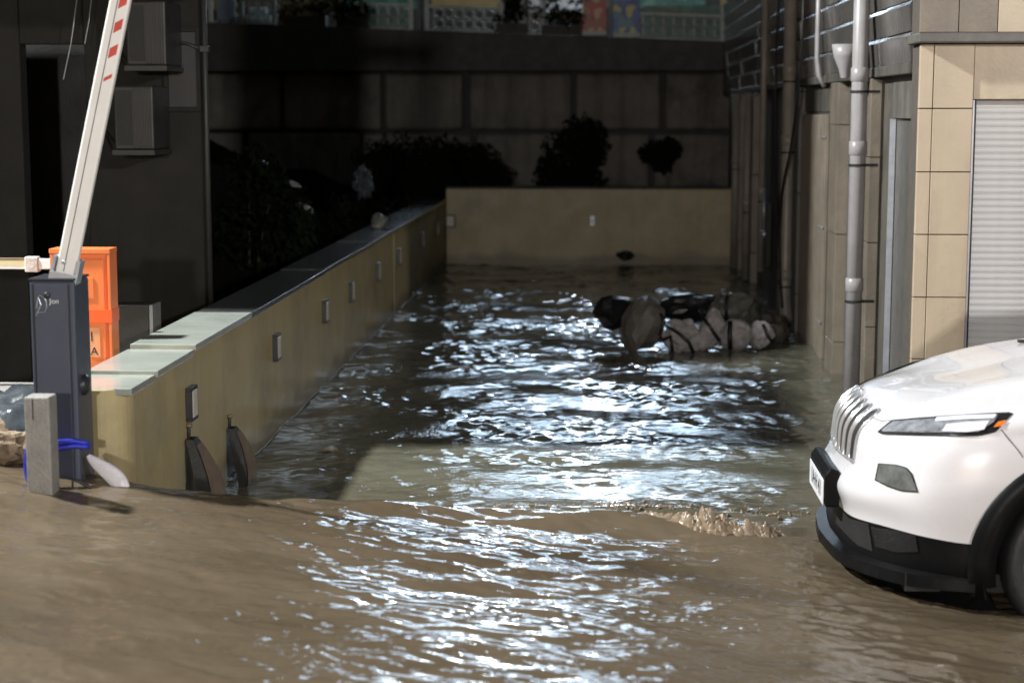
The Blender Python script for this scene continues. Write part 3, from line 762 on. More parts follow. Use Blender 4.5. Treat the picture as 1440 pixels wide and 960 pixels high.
# funnel on the thick pipe, hose stub and cables
hp = empty('rain_hopper', (1.84, 12.62, 2.42), label='torn plastic rain hopper behind the thick pale downpipe', cat='rain hopper')
g = MB(); g.lathe([(0.03, -0.12), (0.05, -0.05), (0.085, 0.03), (0.10, 0.12), (0.095, 0.12), (0.08, 0.03), (0.045, -0.05)], 'z', 16, (-0.06, 0, 0.13)); g.build('hopper', M['pvc'], hp, smooth=True)
hs = empty('hose_stub', (1.93, 15.2, 2.35), label='thin grey hose hanging with a bent end under the tiles', cat='hose')
g = MB(); g.tube([(-0.03, 0, 1.3), (-0.03, 0, 0.55), (-0.03, 0.0, 0.30), (-0.01, 0, 0.15), (0.04, 0.0, 0.05)], 0.022, 10); g.build('hose', M['pvc'], hs, smooth=True)
cbx = empty('cable', (1.86, 17.0, 0.2), label='loose black cable sagging down beside the grimy downpipe', cat='cable')
pts = []
for px, py in ((1131, -40), (1128, 60), (1122, 140), (1112, 210), (1103, 250), (1099, 275), (1097, 330), (1097, 400), (1099, 432)):
    p = at(px, py, X=1.84 if py < 240 else 1.82); pts.append((p.x-1.86, p.y-17.0, p.z-0.2))
g = MB(); g.tube(pts, 0.011, 8); g.build('cable', M['cable'], cbx, smooth=True)
cbx = empty('cable', (1.88, 19.0, 0.2), label='second black cable running straight down behind the grimy downpipe', cat='cable')
pts = []
for px, py in ((1098, -40), (1092, 60), (1090, 140), (1091, 240), (1094, 330), (1096, 410)):
    p = at(px, py, X=1.90); pts.append((p.x-1.88, p.y-19.0, p.z-0.2))
g = MB(); g.tube(pts, 0.013, 8); g.build('cable', M['cable'], cbx, smooth=True)

# ------------------------------------------------------------------ dark building on the left
LF = 12.0
lb = empty('brown_building', (-2.78, LF, 0), label='dark brown building with window and air conditioners left of the ramp', cat='building')
def LB(x0, x1, y0, y1, z0, z1, name, m, bevel=0.004, parent=None):
    g = MB(); g.box(x0+2.78, x1+2.78, y0-LF, y1-LF, z0, z1); return g.build(name, m, parent or lb, bevel=bevel)
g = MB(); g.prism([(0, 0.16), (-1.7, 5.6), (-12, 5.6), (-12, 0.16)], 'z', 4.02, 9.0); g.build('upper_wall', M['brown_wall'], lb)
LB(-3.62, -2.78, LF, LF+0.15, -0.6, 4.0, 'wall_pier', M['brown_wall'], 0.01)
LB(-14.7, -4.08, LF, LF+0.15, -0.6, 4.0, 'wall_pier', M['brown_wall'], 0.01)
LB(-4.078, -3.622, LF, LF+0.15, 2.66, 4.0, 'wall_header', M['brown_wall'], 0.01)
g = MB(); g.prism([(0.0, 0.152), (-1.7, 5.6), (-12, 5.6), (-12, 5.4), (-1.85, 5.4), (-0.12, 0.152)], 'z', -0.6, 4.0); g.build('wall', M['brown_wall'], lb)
LB(-4.6, -3.3, 13.4, 13.5, -0.6, 4.0, 'passage_back', M['dark_conc'], 0)
LB(-8.4, -2.15, 9.96, 11.98, 3.12, 3.28, 'added_shade_slab', M['dark_conc'], 0.01)  # added slab out of view, cuts off the left lamp's light
wd = LB(-3.02, -2.82, LF-0.012, LF-0.001, 2.22, 2.74, 'window', M['glass_dark'], 0.002)
for x0, x1, z0, z1 in ((-3.05, -3.021, 2.19, 2.77), (-2.819, -2.79, 2.19, 2.77), (-3.0205, -2.8195, 2.741, 2.77), (-3.0205, -2.8195, 2.19, 2.219)):
    LB(x0, x1, LF-0.03, LF-0.001, z0, z1, 'window_frame', M['brown_wall'], 0.002, wd)
cp = empty('corner_pipe', (-2.755, LF-0.03, 0), label='thin wet drainpipe on the corner of the dark brown building', cat='pipe')
g = MB(); g.tube([(0, 0, 0.4), (0, 0, 3.78)], 0.020, 10); g.build('pipe', M['ac'], cp, smooth=True)
g = MB(); g.box(-0.03, 0.03, -0.03, 0.03, 2.60, 2.645); g.build('bracket', M['ac'], cp, bevel=0.004)
g = MB(); g.tube([(0, 0, 2.61), (-0.12, 0, 2.66), (-0.28, 0.0, 2.67)], 0.012, 8); g.build('branch', M['ac'], cp, smooth=True)
def ac_unit(px, py, label):
    p = at(px, py, Y=11.55)
    t = empty('air_conditioner', p, label=label, cat='air conditioner', group='air conditioners on the brown building')
    w, h = 0.27, 0.43
    g = MB(); g.box(-w/2, w/2, 0.0, 0.449, -h/2, h/2); g.build('casing', M['ac'], t, bevel=0.012)
    g = MB(); g.box(-w/2+0.02, w/2-0.145, -0.006, -0.001, -h/2+0.03, h/2-0.03); g.build('grille', M['black'], t)
    for k in range(4):
        g = MB(); g.box(w/2-0.13+k*0.032, w/2-0.118+k*0.032, -0.010, -0.001, -h/2+0.01, h/2-0.01); g.build('rib', M['ac'], t, bevel=0.003)
    g = MB(); g.box(-w/2-0.01, w/2+0.01, -0.03, 0.449, -h/2-0.035, -h/2-0.002); g.tube([(-w/2, -0.02, -h/2-0.02), (-w/2-0.22, 0.44, -h/2+0.16)], 0.010, 6); g.build('bracket', M['ac'], t)
    return t
ac_unit(205, 47, 'upper air conditioner box on the dark brown facade')
ac_unit(188, 166, 'lower air conditioner box under another on the brown facade')
for pts, lab in ((((112, -30), (100, 60), (89, 112)), 'left one of two thin wires hanging before the dark passage'), (((132, -30), (125, 30), (119, 62)), 'right one of two thin wires hanging before the dark passage')):
    P_ = [at(a, b_, Y=11.8) for a, b_ in pts]; t = empty('hanging_wire', P_[-1], label=lab, cat='wire', group='wires before the passage')
    g = MB(); g.tube([tuple(p-P_[-1]) for p in P_], 0.0035, 6); g.build('wire', M['galv'], t)

# ------------------------------------------------------------------ embankment, retaining wall
def bank(x, y):
    h = 0.35 + 0.55*sm((-2.7-x)/2.2)*sm((y-12.0)/7) + 0.9*sm((-3.2-x)/4)*sm((y-15)/8)
    return h + 0.10*np.sin(2.1*x+0.7*y)*np.sin(1.3*y) + 0.04*np.sin(7*x)*np.sin(6*y+1)
e = link('embankment', grid_mesh('embankment', np.linspace(-13, -2.54, 70), np.linspace(12.2, 28.0, 90), bank, M['earth'])); tag(e, kind='structure')
e = link('yard_ground', grid_mesh('yard_ground', np.linspace(-2.6, 6, 12), np.linspace(24.8, 28.0, 8), lambda x, y: np.full_like(x, 0.3), M['earth'])); tag(e, kind='structure')
RY = 28.0
rt = empty('retaining_wall', (-3.0, RY, 0), label='dark retaining wall of large stone blocks under the far street', cat='wall')
g = MB(); g.box(-11, 9, 0.12, 0.6, -0.6, 3.3); g.build('core', M['black'], rt)
rows_z = [(-0.6, 0.02), (0.04, 0.90), (0.93, 1.83), (1.87, 2.80)]
for r, (z0, z1) in enumerate(rows_z):
    x = -11 + (r % 2)*0.83
    while x < 8.9:
        w = random.uniform(1.35, 1.95)
        d = random.uniform(-0.035, 0.03)
        g = MB(); g.box(x+random.uniform(0.02, 0.05), min(x+w, 9)-random.uniform(0.02, 0.05), d, 0.119, z0+random.uniform(0, 0.015), z1-random.uniform(0, 0.015)); g.build('block', M['block'], rt, bevel=0.06); x += w
# sloping beam that carries the far street
zl, zr = at(300, 32, Y=27.6).z, at(1020, 58, Y=27.6).z
xl, xr = at(300, 32, Y=27.6).x, at(1020, 58, Y=27.6).x
sl = (zr-zl)/(xr-xl)
def road_z(x): return zl + sl*(x-xl)
xa, xb = -14.0, 8.0
g = MB(); g.prism([(xa, 2.82), (xb, 2.82), (xb, road_z(xb)), (xa, road_z(xa))], 'y', 27.6, 28.6); o = g.build('street_beam', M['dark_conc'], bevel=0.01)
tag(o, 'dark concrete edge beam carrying the far street above the block wall', 'beam')
g = MB(); g.quad((xa-20, 28.6, road_z(xa-20)-0.01), (xb+20, 28.6, road_z(xb+20)-0.01), (xb+20, 80, road_z(xb+20)-0.01), (xa-20, 80, road_z(xa-20)-0.01)); o = g.build('far_road', M['asphalt']); tag(o, kind='structure')

# shrubs and creepers against the block wall
leaf_me = None
def foliage(name, parent, n, rx, ry, rz, size, center, seed, m):
    rnd = random.Random(seed); V = []; F = []
    blobs = [(Vector((rnd.uniform(-.55, .55)*rx, rnd.uniform(-.55, .55)*ry, rnd.uniform(-.6, .6)*rz)), rnd.uniform(.35, .6)) for _ in range(9)]
    for i in range(n):
        bc, br = rnd.choice(blobs)
        d = Vector((rnd.gauss(0, 1), rnd.gauss(0, 1), rnd.gauss(0, 1))).normalized()*rnd.uniform(.5, 1.05)
        p = Vector(center)+bc+Vector((d.x*rx*br, d.y*ry*br, d.z*rz*br))
        a = Vector((rnd.gauss(0, 1), rnd.gauss(0, 1), rnd.gauss(-.3, .8))).normalized(); b_ = a.orthogonal().normalized()
        s = size*rnd.uniform(.6, 1.3); k = len(V)
        V += [tuple(p-b_*s*.35), tuple(p+a*s*.9), tuple(p+b_*s*.35), tuple(p-a*s*.5)]; F.append((k, k+1, k+2, k+3))
    me = bpy.data.meshes.new(name); me.from_pydata(V, [], F); me.materials.append(m)
    return link(name, me, parent)
for px, py, Yd, rx, rz, n, lab, nm in ((802, 250, 27.3, 0.62, 0.85, 1500, 'tall dark rounded bush against the block wall behind the end wall', 'bush'),
                                      (925, 230, 27.55, 0.34, 0.32, 600, 'small dark creeper clump on the pale blocks, right of the tall bush', 'creeper'),
                                      (655, 258, 27.2, 0.95, 0.55, 1500, 'wide dark bush behind the corner of the ramp walls', 'bush'),
                                      (440, 330, 21.5, 1.1, 0.6, 1400, 'dark scrub on the slope left of the ramp wall', 'bush'),
                                      (575, 250, 25.0, 0.9, 0.6, 1200, 'dark scrub beside the crumpled plastic sheet', 'bush'),
                                      (350, 330, 17.5, 0.7, 0.8, 1200, 'dark scrub close to the brown building corner', 'bush')):
    p = at(px, py, Y=Yd)
    t = empty(nm, (p.x, Yd, p.z-rz*0.6), label=lab, cat=nm, group='dark plants behind the ramp')
    foliage('foliage', t, int(n*2.2), rx, min(rx, 0.45), rz, 0.075, (0, 0, rz*0.75), hash(lab) % 1000 if False else int(px), M['leaf'])
    if nm == 'creeper': continue
    g = MB()
    for k in range(3): g.tube([(0.05*k-0.05, 0, -0.5), (0.1*(k-1), 0, rz*0.4), (0.3*rx*(k-1), 0.05, rz*1.0)], [0.022, 0.016, 0.006], 6)
    g.build('stem', M['bark'], t)

# crumpled clear plastic and pale scraps on the slope
p = at(511, 256, Y=20.0)
cs = empty('plastic_sheet', p, label='crumpled shiny clear plastic sheet caught on the dark slope', cat='plastic sheet')
lump('sheet', cs, (0.11, 0.09, 0.20), M['clear_plastic'], 4, 4, 0.5, 2.2, flat=True, ridged=0.5)
for k, (px, py, s, lab) in enumerate(((413, 259, 0.055, 'upper of three pale stone scraps on the dark slope'), (430, 293, 0.07, 'lowest pale stone scrap on the dark slope, tilted'), (365, 227, 0.06, 'faint pale stone scrap high on the slope by the brown building'))):
    p = at(px, py, Y=18.0); t = lump('stone_scrap', None, (s*1.5, s, s*0.5), M['concrete'], 20+k, 2, 0.4, 1.5, p, (0.2, 0.35, 0.2), flat=True)
    tag(t, lab, 'stone', 'pale scraps on the slope')
p = at(533, 318, X=-2.36); t = lump('wet_bag', None, (0.085, 0.11, 0.10), M['sack_green'], 31, 3, 0.35, 1.5, (p.x, p.y, 1.00), flat=True, ridged=0.2); tag(t, 'small wet grey bag lying on the coping of the ramp wall', 'bag')

# ------------------------------------------------------------------ far street above: railing, boards, awnings
RLY = 29.0
rl = empty('railing', (-3.0, RLY, road_z(-3.0)), label='pale ornamental railing along the far street', cat='railing')
def rx_(px): return at(px, 30, Y=RLY).x
ring = MB(); ring.tube([(0.075*math.cos(a), 0, 0.075*math.sin(a)) for a in np.linspace(0, 2*math.pi, 14)[:-1]], 0.011, 5, closed=True); ring_me = ring.mesh('scroll', M['rail_white'], True)
bar = MB(); bar.box(-0.009, 0.009, -0.009, 0.009, 0, 0.42); bar_me = bar.mesh('picket', M['rail_white'])
for a, e in ((296, 328), (340, 385), (508, 578), (600, 705), (735, 765), (880, 1016)):
    xa_, xe_ = rx_(a)+3.0, rx_(e)+3.0
    for zz, hh in ((0.05, 0.03), (0.44, 0.04)):
        g = MB(); g.prism([(xa_, sl*xa_+zz), (xe_, sl*xe_+zz), (xe_, sl*xe_+zz+hh), (xa_, sl*xa_+zz+hh)], 'y', -0.02, 0.02); g.build('rail', M['rail_white'], rl)
    for xx in (xa_, xe_):
        g = MB(); g.box(xx-0.035, xx+0.035, -0.035, 0.035, sl*xx-0.02, sl*xx+0.62); g.build('post', M['rail_white'], rl, bevel=0.006)
    xx = xa_+0.12; k = 0
    while xx < xe_-0.06:
        link('picket', bar_me, rl, (xx, 0, sl*xx+0.05)); 
        link('scroll', ring_me, rl, (xx+0.085, 0.0, sl*xx+0.17)); link('scroll', ring_me, rl, (xx+0.085, 0.0, sl*xx+0.345)); xx += 0.17
def poster_mat(name, cols, scale):
    m, nt, b = nodes_of(name); N, L = nt.nodes, nt.links
    tc = N.new('ShaderNodeTexCoord'); v = N.new('ShaderNodeTexVoronoi'); v.inputs['Scale'].default_value = scale
    L.new(tc.outputs['Object'], v.inputs['Vector']); r = N.new('ShaderNodeValToRGB'); r.color_ramp.interpolation = 'CONSTANT'
    el = r.color_ramp.elements; el[0].color = (*cols[0], 1); el[1].color = (*cols[1], 1); el[1].position = 0.3
    for i, c in enumerate(cols[2:]): q = el.new(0.5+0.2*i); q.color = (*c, 1)
    sx = N.new('ShaderNodeSeparateColor'); L.new(v.outputs['Color'], sx.inputs[0]); L.new(sx.outputs[0], r.inputs['Fac'])
    L.new(r.outputs['Color'], b.inputs['Base Color']); b.inputs['Roughness'].default_value = 0.4; return m
M['poster_red'] = poster_mat('red_poster_print', [(0.55, 0.05, 0.03), (0.40, 0.12, 0.06), (0.75, 0.45, 0.25), (0.5, 0.06, 0.04)], 9)
M['poster_blue'] = poster_mat('blue_poster_print', [(0.05, 0.14, 0.45), (0.10, 0.28, 0.38), (0.65, 0.60, 0.20), (0.06, 0.10, 0.35)], 8)
M['poster_green'] = poster_mat('green_panel_print', [(0.04, 0.16, 0.12), (0.03, 0.11, 0.08), (0.10, 0.24, 0.19), (0.05, 0.14, 0.10)], 7)
M['awn'] = mat('tan_awning', (0.34, 0.25, 0.10), (0.25, 0.18, 0.07), 0.6, 4)
M['pale_blue'] = mat('pale_blue_panel', (0.42, 0.52, 0.66), (0.34, 0.44, 0.58), 0.4, 5)
def board(px0, px1, py0, py1, m, label, cat, name, trim=None, Yd=28.86, grp=None, legs=True):
    a = at(px0, py1, Y=Yd); e = at(px1, py0, Y=Yd)
    t = empty(name, ((a.x+e.x)/2, Yd, road_z((a.x+e.x)/2)), label=label, cat=cat, group=grp)
    w = (e.x-a.x)/2; z0 = a.z-t.location.z; z1 = e.z-t.location.z
    g = MB(); g.box(-w, w, 0, 0.03, z0, z1); g.build('board', m, t, bevel=0.004)
    if trim: g = MB(); g.box(-w, w, -0.012, -0.001, z0, z0+0.07); g.build('lower_trim', trim, t)
    if legs:
        for s in (-1, 1): g = MB(); g.box(s*w*0.8-0.012, s*w*0.8+0.012, 0.031, 0.055, min(0.0, z0), z1); g.build('leg', M['rubber'], t)
    return t
board(819, 853, -20, 50, M['poster_red'], 'red poster board with white lower edge on the far street', 'poster', 'poster_board', M['rail_white'])
board(862, 900, -20, 53, M['poster_blue'], 'blue poster board with yellow patch on the far street', 'poster', 'poster_board', M['rail_white'])
board(306, 324, -30, 27, M['pale_blue'], 'narrow pale blue panel at the left end of the far street', 'panel', 'panel_board')
board(512, 580, 8, 40, M['poster_green'], 'dark green panel behind the pale railing, left of the lamp post', 'panel', 'panel_board', Yd=29.2)
board(905, 1016, 8, 54, M['poster_green'], 'wide dark green panel at the right end of the far street', 'panel', 'panel_board', Yd=29.2)
for a, e, y1, lab in ((386, 482, 7, 'long tan awning over the far street, left'), (743, 842, 20, 'tan awning beside the red poster board')):
    p0 = at(a, y1, Y=30.5); p1 = at(e, y1, Y=30.5); t = empty('awning', ((p0.x+p1.x)/2, 30.5, road_z(p0.x)), label=lab, cat='awning')
    w = (p1.x-p0.x)/2; zz = p0.z-t.location.z
    g = MB(); g.prism([(0, zz), (0, zz+0.03), (1.2, zz+0.55), (1.2, zz+0.52)], 'x', -w, w); g.build('cloth', M['awn'], t)
    g = MB(); g.box(-w, w, -0.02, 0.0, zz-0.10, zz+0.028); g.build('valance', M['awn'], t)
    for s in (-1, 1): g = MB(); g.box(s*w-0.03*s-0.02, s*w-0.03*s+0.02, 0.04, 0.08, 0.0, zz+0.02); g.build('pole', M['rubber'], t)
t = empty('white_crate_stack', at(362, 31, Y=29.3), label='stack of white slatted crates at the far street railing', cat='crates')
t.location.z = road_z(t.location.x)
for k in range(3):
    g = MB(); w = 0.24-0.05*k; g.box(-w, w, 0, 0.3, 0.005+k*0.13, 0.10+k*0.13); g.build('crate', M['rail_white'], t, bevel=0.01)
# dark tree trunks / planters that break the railing
for k, (px, w, lab) in enumerate(((497, 0.42, 'dark leafy planter left of the green panel on the far street'), (722, 0.40, 'dark leafy planter left of the tan awning'), (790, 0.55, 'dark leafy planter under the tan awning'), (430, 0.6, 'dark leafy planter under the long tan awning'))):
    p = at(px, 40, Y=28.95); t = empty('planter', (p.x, 28.95, road_z(p.x)), label=lab, cat='planter', group='planters on the far street')
    g = MB(); g.box(-w*0.6, w*0.6, -0.12, 0.12, 0.0, 0.22); g.build('trough', M['dark_conc'], t, bevel=0.01)
    foliage('foliage', t, 500, w, 0.25, 0.40, 0.07, (0, 0, 0.45), 60+k, M['leaf'])
# closed shop row across the far street
fb = empty('shop_row', (-2.5, 47.0, road_z(-2.5)), label='unlit shop row closing the view across the far street, added glowing panels above', cat='building')
g = MB(); g.box(-16, 14, 0, 6, -1.0, 12.0); g.build('wall', M['dark_conc'], fb)
for i in range(11):
    x = -15+i*2.6
    g = MB(); g.box(x, x+2.1, -0.05, -0.002, 0.2, 1.45); o = g.build('shop_window', M['glass_dark'], fb)
    g = MB(); g.box(x-0.05, x+2.15, -0.12, -0.052, 1.46, 1.85); g.build('shop_fascia', [M['soot'], M['poster_green'], M['awn']][i % 3], fb)
for i in range(6):
    x = -1.25+i*1.55
    for k in range(2):
        z0 = 6.5+k*2.3
        g = MB(); g.box(x, x+1.35, -0.04, -0.002, z0, z0+1.6); o = g.build('glint_panel', M['glint_glow'], fb)  # added glowing panels above the view, placed for their reflection in the water
        g = MB(); g.box(x+0.655, x+0.695, -0.06, -0.041, z0, z0+1.6); g.box(x-0.06, x-0.001, -0.06, -0.002, z0-0.06, z0+1.66); g.box(x+1.351, x+1.41, -0.06, -0.002, z0-0.06, z0+1.66); g.build('window_frame', M['rail_white'], o)  # framing of the added panels

# ------------------------------------------------------------------ heap of sacks in the water by the side wall
def place(px, py, Yd): p = at(px, py, Y=Yd); return p
def sack(px0, px1, py0, py1, Yd, m, seed, label, cat='sack', name='sack', amp=0.34, ridged=0.22, rot=0.0, freq=1.1, sub=3):
    a = at(px0, py1, Y=Yd); e = at(px1, py0, Y=Yd)
    w, h = (e.x-a.x)/2, (e.z-a.z)/2
    t = empty(name, ((a.x+e.x)/2, Yd, a.z), label=label, cat=cat, group='flood debris heaped by the side wall')
    lump('bundle', t, (w*1.08, max(0.14, w*0.7), h*1.05), m, seed, sub, amp, freq, (0, 0, h), (0, rot, 0), ridged=ridged, flat=True)
    return t, w, h
def strap_on(t, pts, r=0.016):
    g = MB(); g.tube(pts, r, 6); g.build('strap', M['sack_black'], t, smooth=True)
DY = 15.9
t, w, h = sack(834, 888, 416, 466, DY, M['sack_black'], 41, 'black plastic bag at the left end of the debris heap', amp=0.5, ridged=0.3, rot=0.45, sub=2, freq=1.5)
t, w, h = sack(874, 936, 418, 494, DY-0.1, M['sack_grey'], 42, 'upright grey brown sack, second from the left in the debris heap')
strap_on(t, [(w*0.75, -0.16, h*1.5), (w*0.9, -0.17, h*1.1), (w*0.7, -0.2, h*0.7)])
t, w, h = sack(922, 1010, 412, 452, DY+0.3, M['sack_black'], 43, 'dark flattened bag across the top of the debris heap', amp=0.3, ridged=0.3)
t, w, h = sack(930, 985, 448, 500, DY-0.25, M['sack_white'], 44, 'white sack with crossing black straps in the middle of the heap', rot=-0.35)
strap_on(t, [(-w*0.8, -0.14, h*1.75), (-w*0.2, -0.24, h*1.4), (w*0.35, -0.24, h*0.9), (w*0.6, -0.2, h*0.3)]); strap_on(t, [(-w*1.0, -0.10, h*0.9), (-w*0.6, -0.2, h*1.2), (-w*0.5, -0.22, h*0.4)])
t, w, h = sack(978, 1018, 436, 492, DY-0.2, M['sack_white'], 45, 'tilted white sack with slanted strap right of the middle of the heap', rot=0.45)
strap_on(t, [(-w*0.9, -0.1, h*2.0), (-w*0.2, -0.2, h*1.4), (w*0.6, -0.2, h*0.6)])
t, w, h = sack(1000, 1056, 410, 456, DY+0.15, M['sack_green'], 46, 'rounded grey green sack on top at the right of the heap')
strap_on(t, [(-w*0.3, -0.17, h*1.85), (-w*0.35, -0.22, h*1.2), (-w*0.3, -0.2, h*0.4)])
t, w, h = sack(1012, 1058, 449, 494, DY-0.15, M['sack_white'], 47, 'bright white sack with upright black band near the wall end of the heap', amp=0.15)
strap_on(t, [(-w*0.45, -0.12, h*1.95), (-w*0.5, -0.19, h*1.3), (-w*0.45, -0.19, h*0.3)], 0.022)
t, w, h = sack(1050, 1088, 452, 492, DY-0.1, M['sack_white'], 48, 'small crumpled white sack at the right end of the heap', amp=0.3, ridged=0.3, rot=0.5)
strap_on(t, [(w*0.1, -0.12, h*1.9), (w*0.4, -0.16, h*1.2), (w*0.8, -0.12, h*0.7)])
t, w, h = sack(1060, 1112, 440, 500, DY+0.30, M['mud_heap'], 49, 'dark mud heap between the sacks and the ribbed door', 'mud', 'mud_heap', amp=0.35)
t, w, h = sack(868, 890, 352, 366, 24.2, M['sack_black'], 50, 'small black bag floating against the end wall', amp=0.3, ridged=0.2)
# floating plank and leaf litter
p = at(645, 517, Z=0.0); pl = empty('floating_plank', p, rz=0.06, label='short pale plank floating left of the bright reflection', cat='plank')
g = MB(); g.box(-0.10, 0.10, -0.03, 0.03, -0.03, 0.012); g.build('plank', M['wood'], pl, bevel=0.004)
p = at(462, 631, Z=0.01); t = lump('floating_scrap', None, (0.055, 0.05, 0.012), M['wood'], 55, 3, 0.4, 2, p, flat=True); tag(t, 'small tan scrap floating in the dark water beside the wall', 'scrap')

# ------------------------------------------------------------------ street lamps that light the place
def street_lamp(key, base, label, arm_from):
    (lx, ly, lz), watts, col, rad = LAMPS[key]
    t = empty('street_lamp', base, label=label, cat='street lamp', group='street lamps')
    hx, hy, hz = lx-base[0], ly-base[1], lz-base[2]
    g = MB(); g.tube([(0, 0, 0), (0, 0, hz*0.5), (0, 0, hz+0.5)], [0.085, 0.07, 0.05], 14); g.build('post', M['lamp_metal'], t, smooth=True)
    g = MB(); g.tube([(0, 0, hz+0.45), (hx*0.5, hy*0.5, hz+0.75+rad), (hx*0.92, hy*0.92, hz+0.55+rad)], 0.035, 10); g.build('arm', M['lamp_metal'], t, smooth=True)
    g = MB(); g.box(hx-0.3, hx+0.3, hy-0.14, hy+0.14, hz+rad+0.42, hz+rad+0.54); g.build('head', M['lamp_metal'], t, bevel=0.03)
    g = MB(); g.box(hx-0.2, hx+0.2, hy-0.10, hy+0.10, hz+rad+0.405, hz+rad+0.4195); g.build('diffuser', M['lamp_glow'], t)
    ld = bpy.data.lights.new('lamp_light', 'POINT'); ld.energy = watts; ld.color = col; ld.shadow_soft_size = rad
    lo = bpy.data.objects.new('lamp_light', ld); COL.objects.link(lo); lo.parent = t; lo.location = (hx, hy, hz)
street_lamp('far', (at(597, 40, Y=37.5).x, 37.5, road_z(-3.6)), 'tall street lamp post standing on the far street', None)
street_lamp('left', (-8.9, 9.3, 0.5), 'street lamp on the raised pavement at the left', None)
street_lamp('right', (9.2, -6.0, -0.3), 'street lamp beside the road on the car side', None)
street_lamp('near', (-6.2, -8.0, -0.3), 'street lamp across the road facing the ramp', None)

# ------------------------------------------------------------------ the car
CX, CY, CZ = 1.10, 8.10, -0.10
car = empty('parked_car', (CX, CY, CZ), label='white off-roader with black lower bumper nosing into the flood', cat='car')
# sections of the left half, front centre round to the tail: nine points each from sill to spine, (back, left, up)
SEC = [
 [(.11,0,.13),(.03,0,.27),(.035,0,.46),(.0,0,.58),(.05,0,.69),(.07,0,.85),(.165,0,.955),(.22,0,.985),(.30,0,1.005)],
 [(.13,.22,.13),(.045,.22,.27),(.045,.22,.46),(.012,.22,.58),(.06,.22,.69),(.083,.22,.85),(.18,.21,.953),(.26,.12,.995),(.37,0,1.022)],
 [(.16,.40,.13),(.075,.41,.27),(.075,.41,.46),(.045,.41,.585),(.085,.41,.69),(.115,.405,.85),(.215,.38,.945),(.33,.21,1.012),(.46,0,1.04)],
 [(.28,.60,.13),(.18,.62,.28),(.17,.63,.475),(.135,.635,.60),(.155,.635,.70),(.20,.62,.845),(.30,.585,.935),(.46,.33,1.035),(.60,0,1.065)],
 [(.46,.75,.14),(.35,.79,.29),(.33,.81,.47),(.30,.82,.61),(.31,.82,.72),(.345,.80,.86),(.44,.745,.96),(.64,.41,1.085),(.78,0,1.112)],
 [(.62,.82,.15),(.53,.88,.31),(.52,.89,.46),(.50,.90,.62),(.51,.90,.74),(.53,.875,.89),(.60,.81,.998),(.84,.45,1.13),(.96,0,1.16)],
 [(.87,.85,.16),(.80,.91,.33),(.80,.925,.465),(.80,.93,.64),(.80,.925,.77),(.82,.895,.93),(.88,.83,1.04),(1.08,.46,1.170),(1.14,0,1.20)],
 [(1.25,.87,.25),(1.22,.91,.33),(1.22,.925,.50),(1.22,.935,.66),(1.22,.925,.80),(1.24,.90,.96),(1.27,.83,1.085),(1.36,.46,1.215),(1.40,0,1.24)],
 [(1.75,.87,.25),(1.75,.90,.33),(1.75,.915,.50),(1.75,.925,.66),(1.75,.92,.82),(1.75,.90,.97),(1.75,.86,1.07),(1.75,.46,1.10),(1.75,0,1.10)],
 [(2.8,.87,.25),(2.8,.90,.33),(2.8,.915,.50),(2.8,.925,.66),(2.8,.92,.84),(2.8,.90,1.00),(2.8,.86,1.10),(2.8,.46,1.11),(2.8,0,1.11)],
 [(3.7,.86,.25),(3.7,.90,.33),(3.7,.92,.50),(3.7,.93,.66),(3.7,.92,.86),(3.7,.90,1.03),(3.7,.85,1.13),(3.7,.46,1.13),(3.7,0,1.13)],
 [(4.3,.80,.30),(4.38,.84,.36),(4.40,.85,.52),(4.40,.86,.68),(4.38,.85,.88),(4.36,.83,1.05),(4.32,.78,1.14),(4.25,.46,1.14),(4.2,0,1.14)],
 [(4.5,.45,.32),(4.58,.48,.36),(4.60,.50,.52),(4.60,.50,.70),(4.57,.50,.88),(4.55,.50,1.05),(4.5,.48,1.14),(4.4,.3,1.14),(4.3,0,1.14)],
 [(4.53,0,.32),(4.61,0,.36),(4.63,0,.52),(4.63,0,.70),(4.60,0,.88),(4.58,0,1.05),(4.53,0,1.14),(4.45,0,1.14),(4.35,0,1.14)],
]
SEC = np.array(SEC, float)
def cat(P, t):
    """Catmull-Rom through rows of P at parameters t."""
    n = len(P); out = []
    for x in t:
        i = min(int(x), n-2); u = x-i
        a, b_, c, d = P[max(i-1, 0)], P[i], P[i+1], P[min(i+2, n-1)]
        out.append(0.5*((2*b_) + (c-a)*u + (2*a-5*b_+4*c-d)*u*u + (3*b_-a-3*c+d)*u**3))
    return np.array(out)
ss = np.concatenate([np.arange(0, 8, 0.1), np.arange(8, 13.01, 0.25)])
tt = np.concatenate([np.linspace(0, 2, 11), np.linspace(2, 6, 41)[1:], np.linspace(6, 8, 17)[1:]])
G = cat(SEC, ss)                                    # (S, 9, 3)
G = np.stack([cat(G[i], tt) for i in range(len(ss))])   # (S, T, 3)
# a raised crease along each side of the bonnet
for i in range(len(ss)):
    for j in range(len(tt)):
        u, v, w = G[i, j]
        if tt[j] > 6.05 and 0.2 < u < 1.5:
            G[i, j, 2] += 0.014*math.exp(-((v-(0.40+0.14*u))/0.07)**2)*min(1, (u-0.2)/0.4)
G[:, -1, 1] = 0.0
nS, nT = len(ss), len(tt)
J2 = int(np.argmin(abs(tt-2.0)))
AX, AR = 1.00, 0.43                                 # front axle, arch radius
AX2 = 3.72
def in_arch(p):
    return min(math.hypot(p[0]-AX, p[2]-0.37), math.hypot(p[0]-AX2, p[2]-0.37)) < AR and p[1] > 0.45
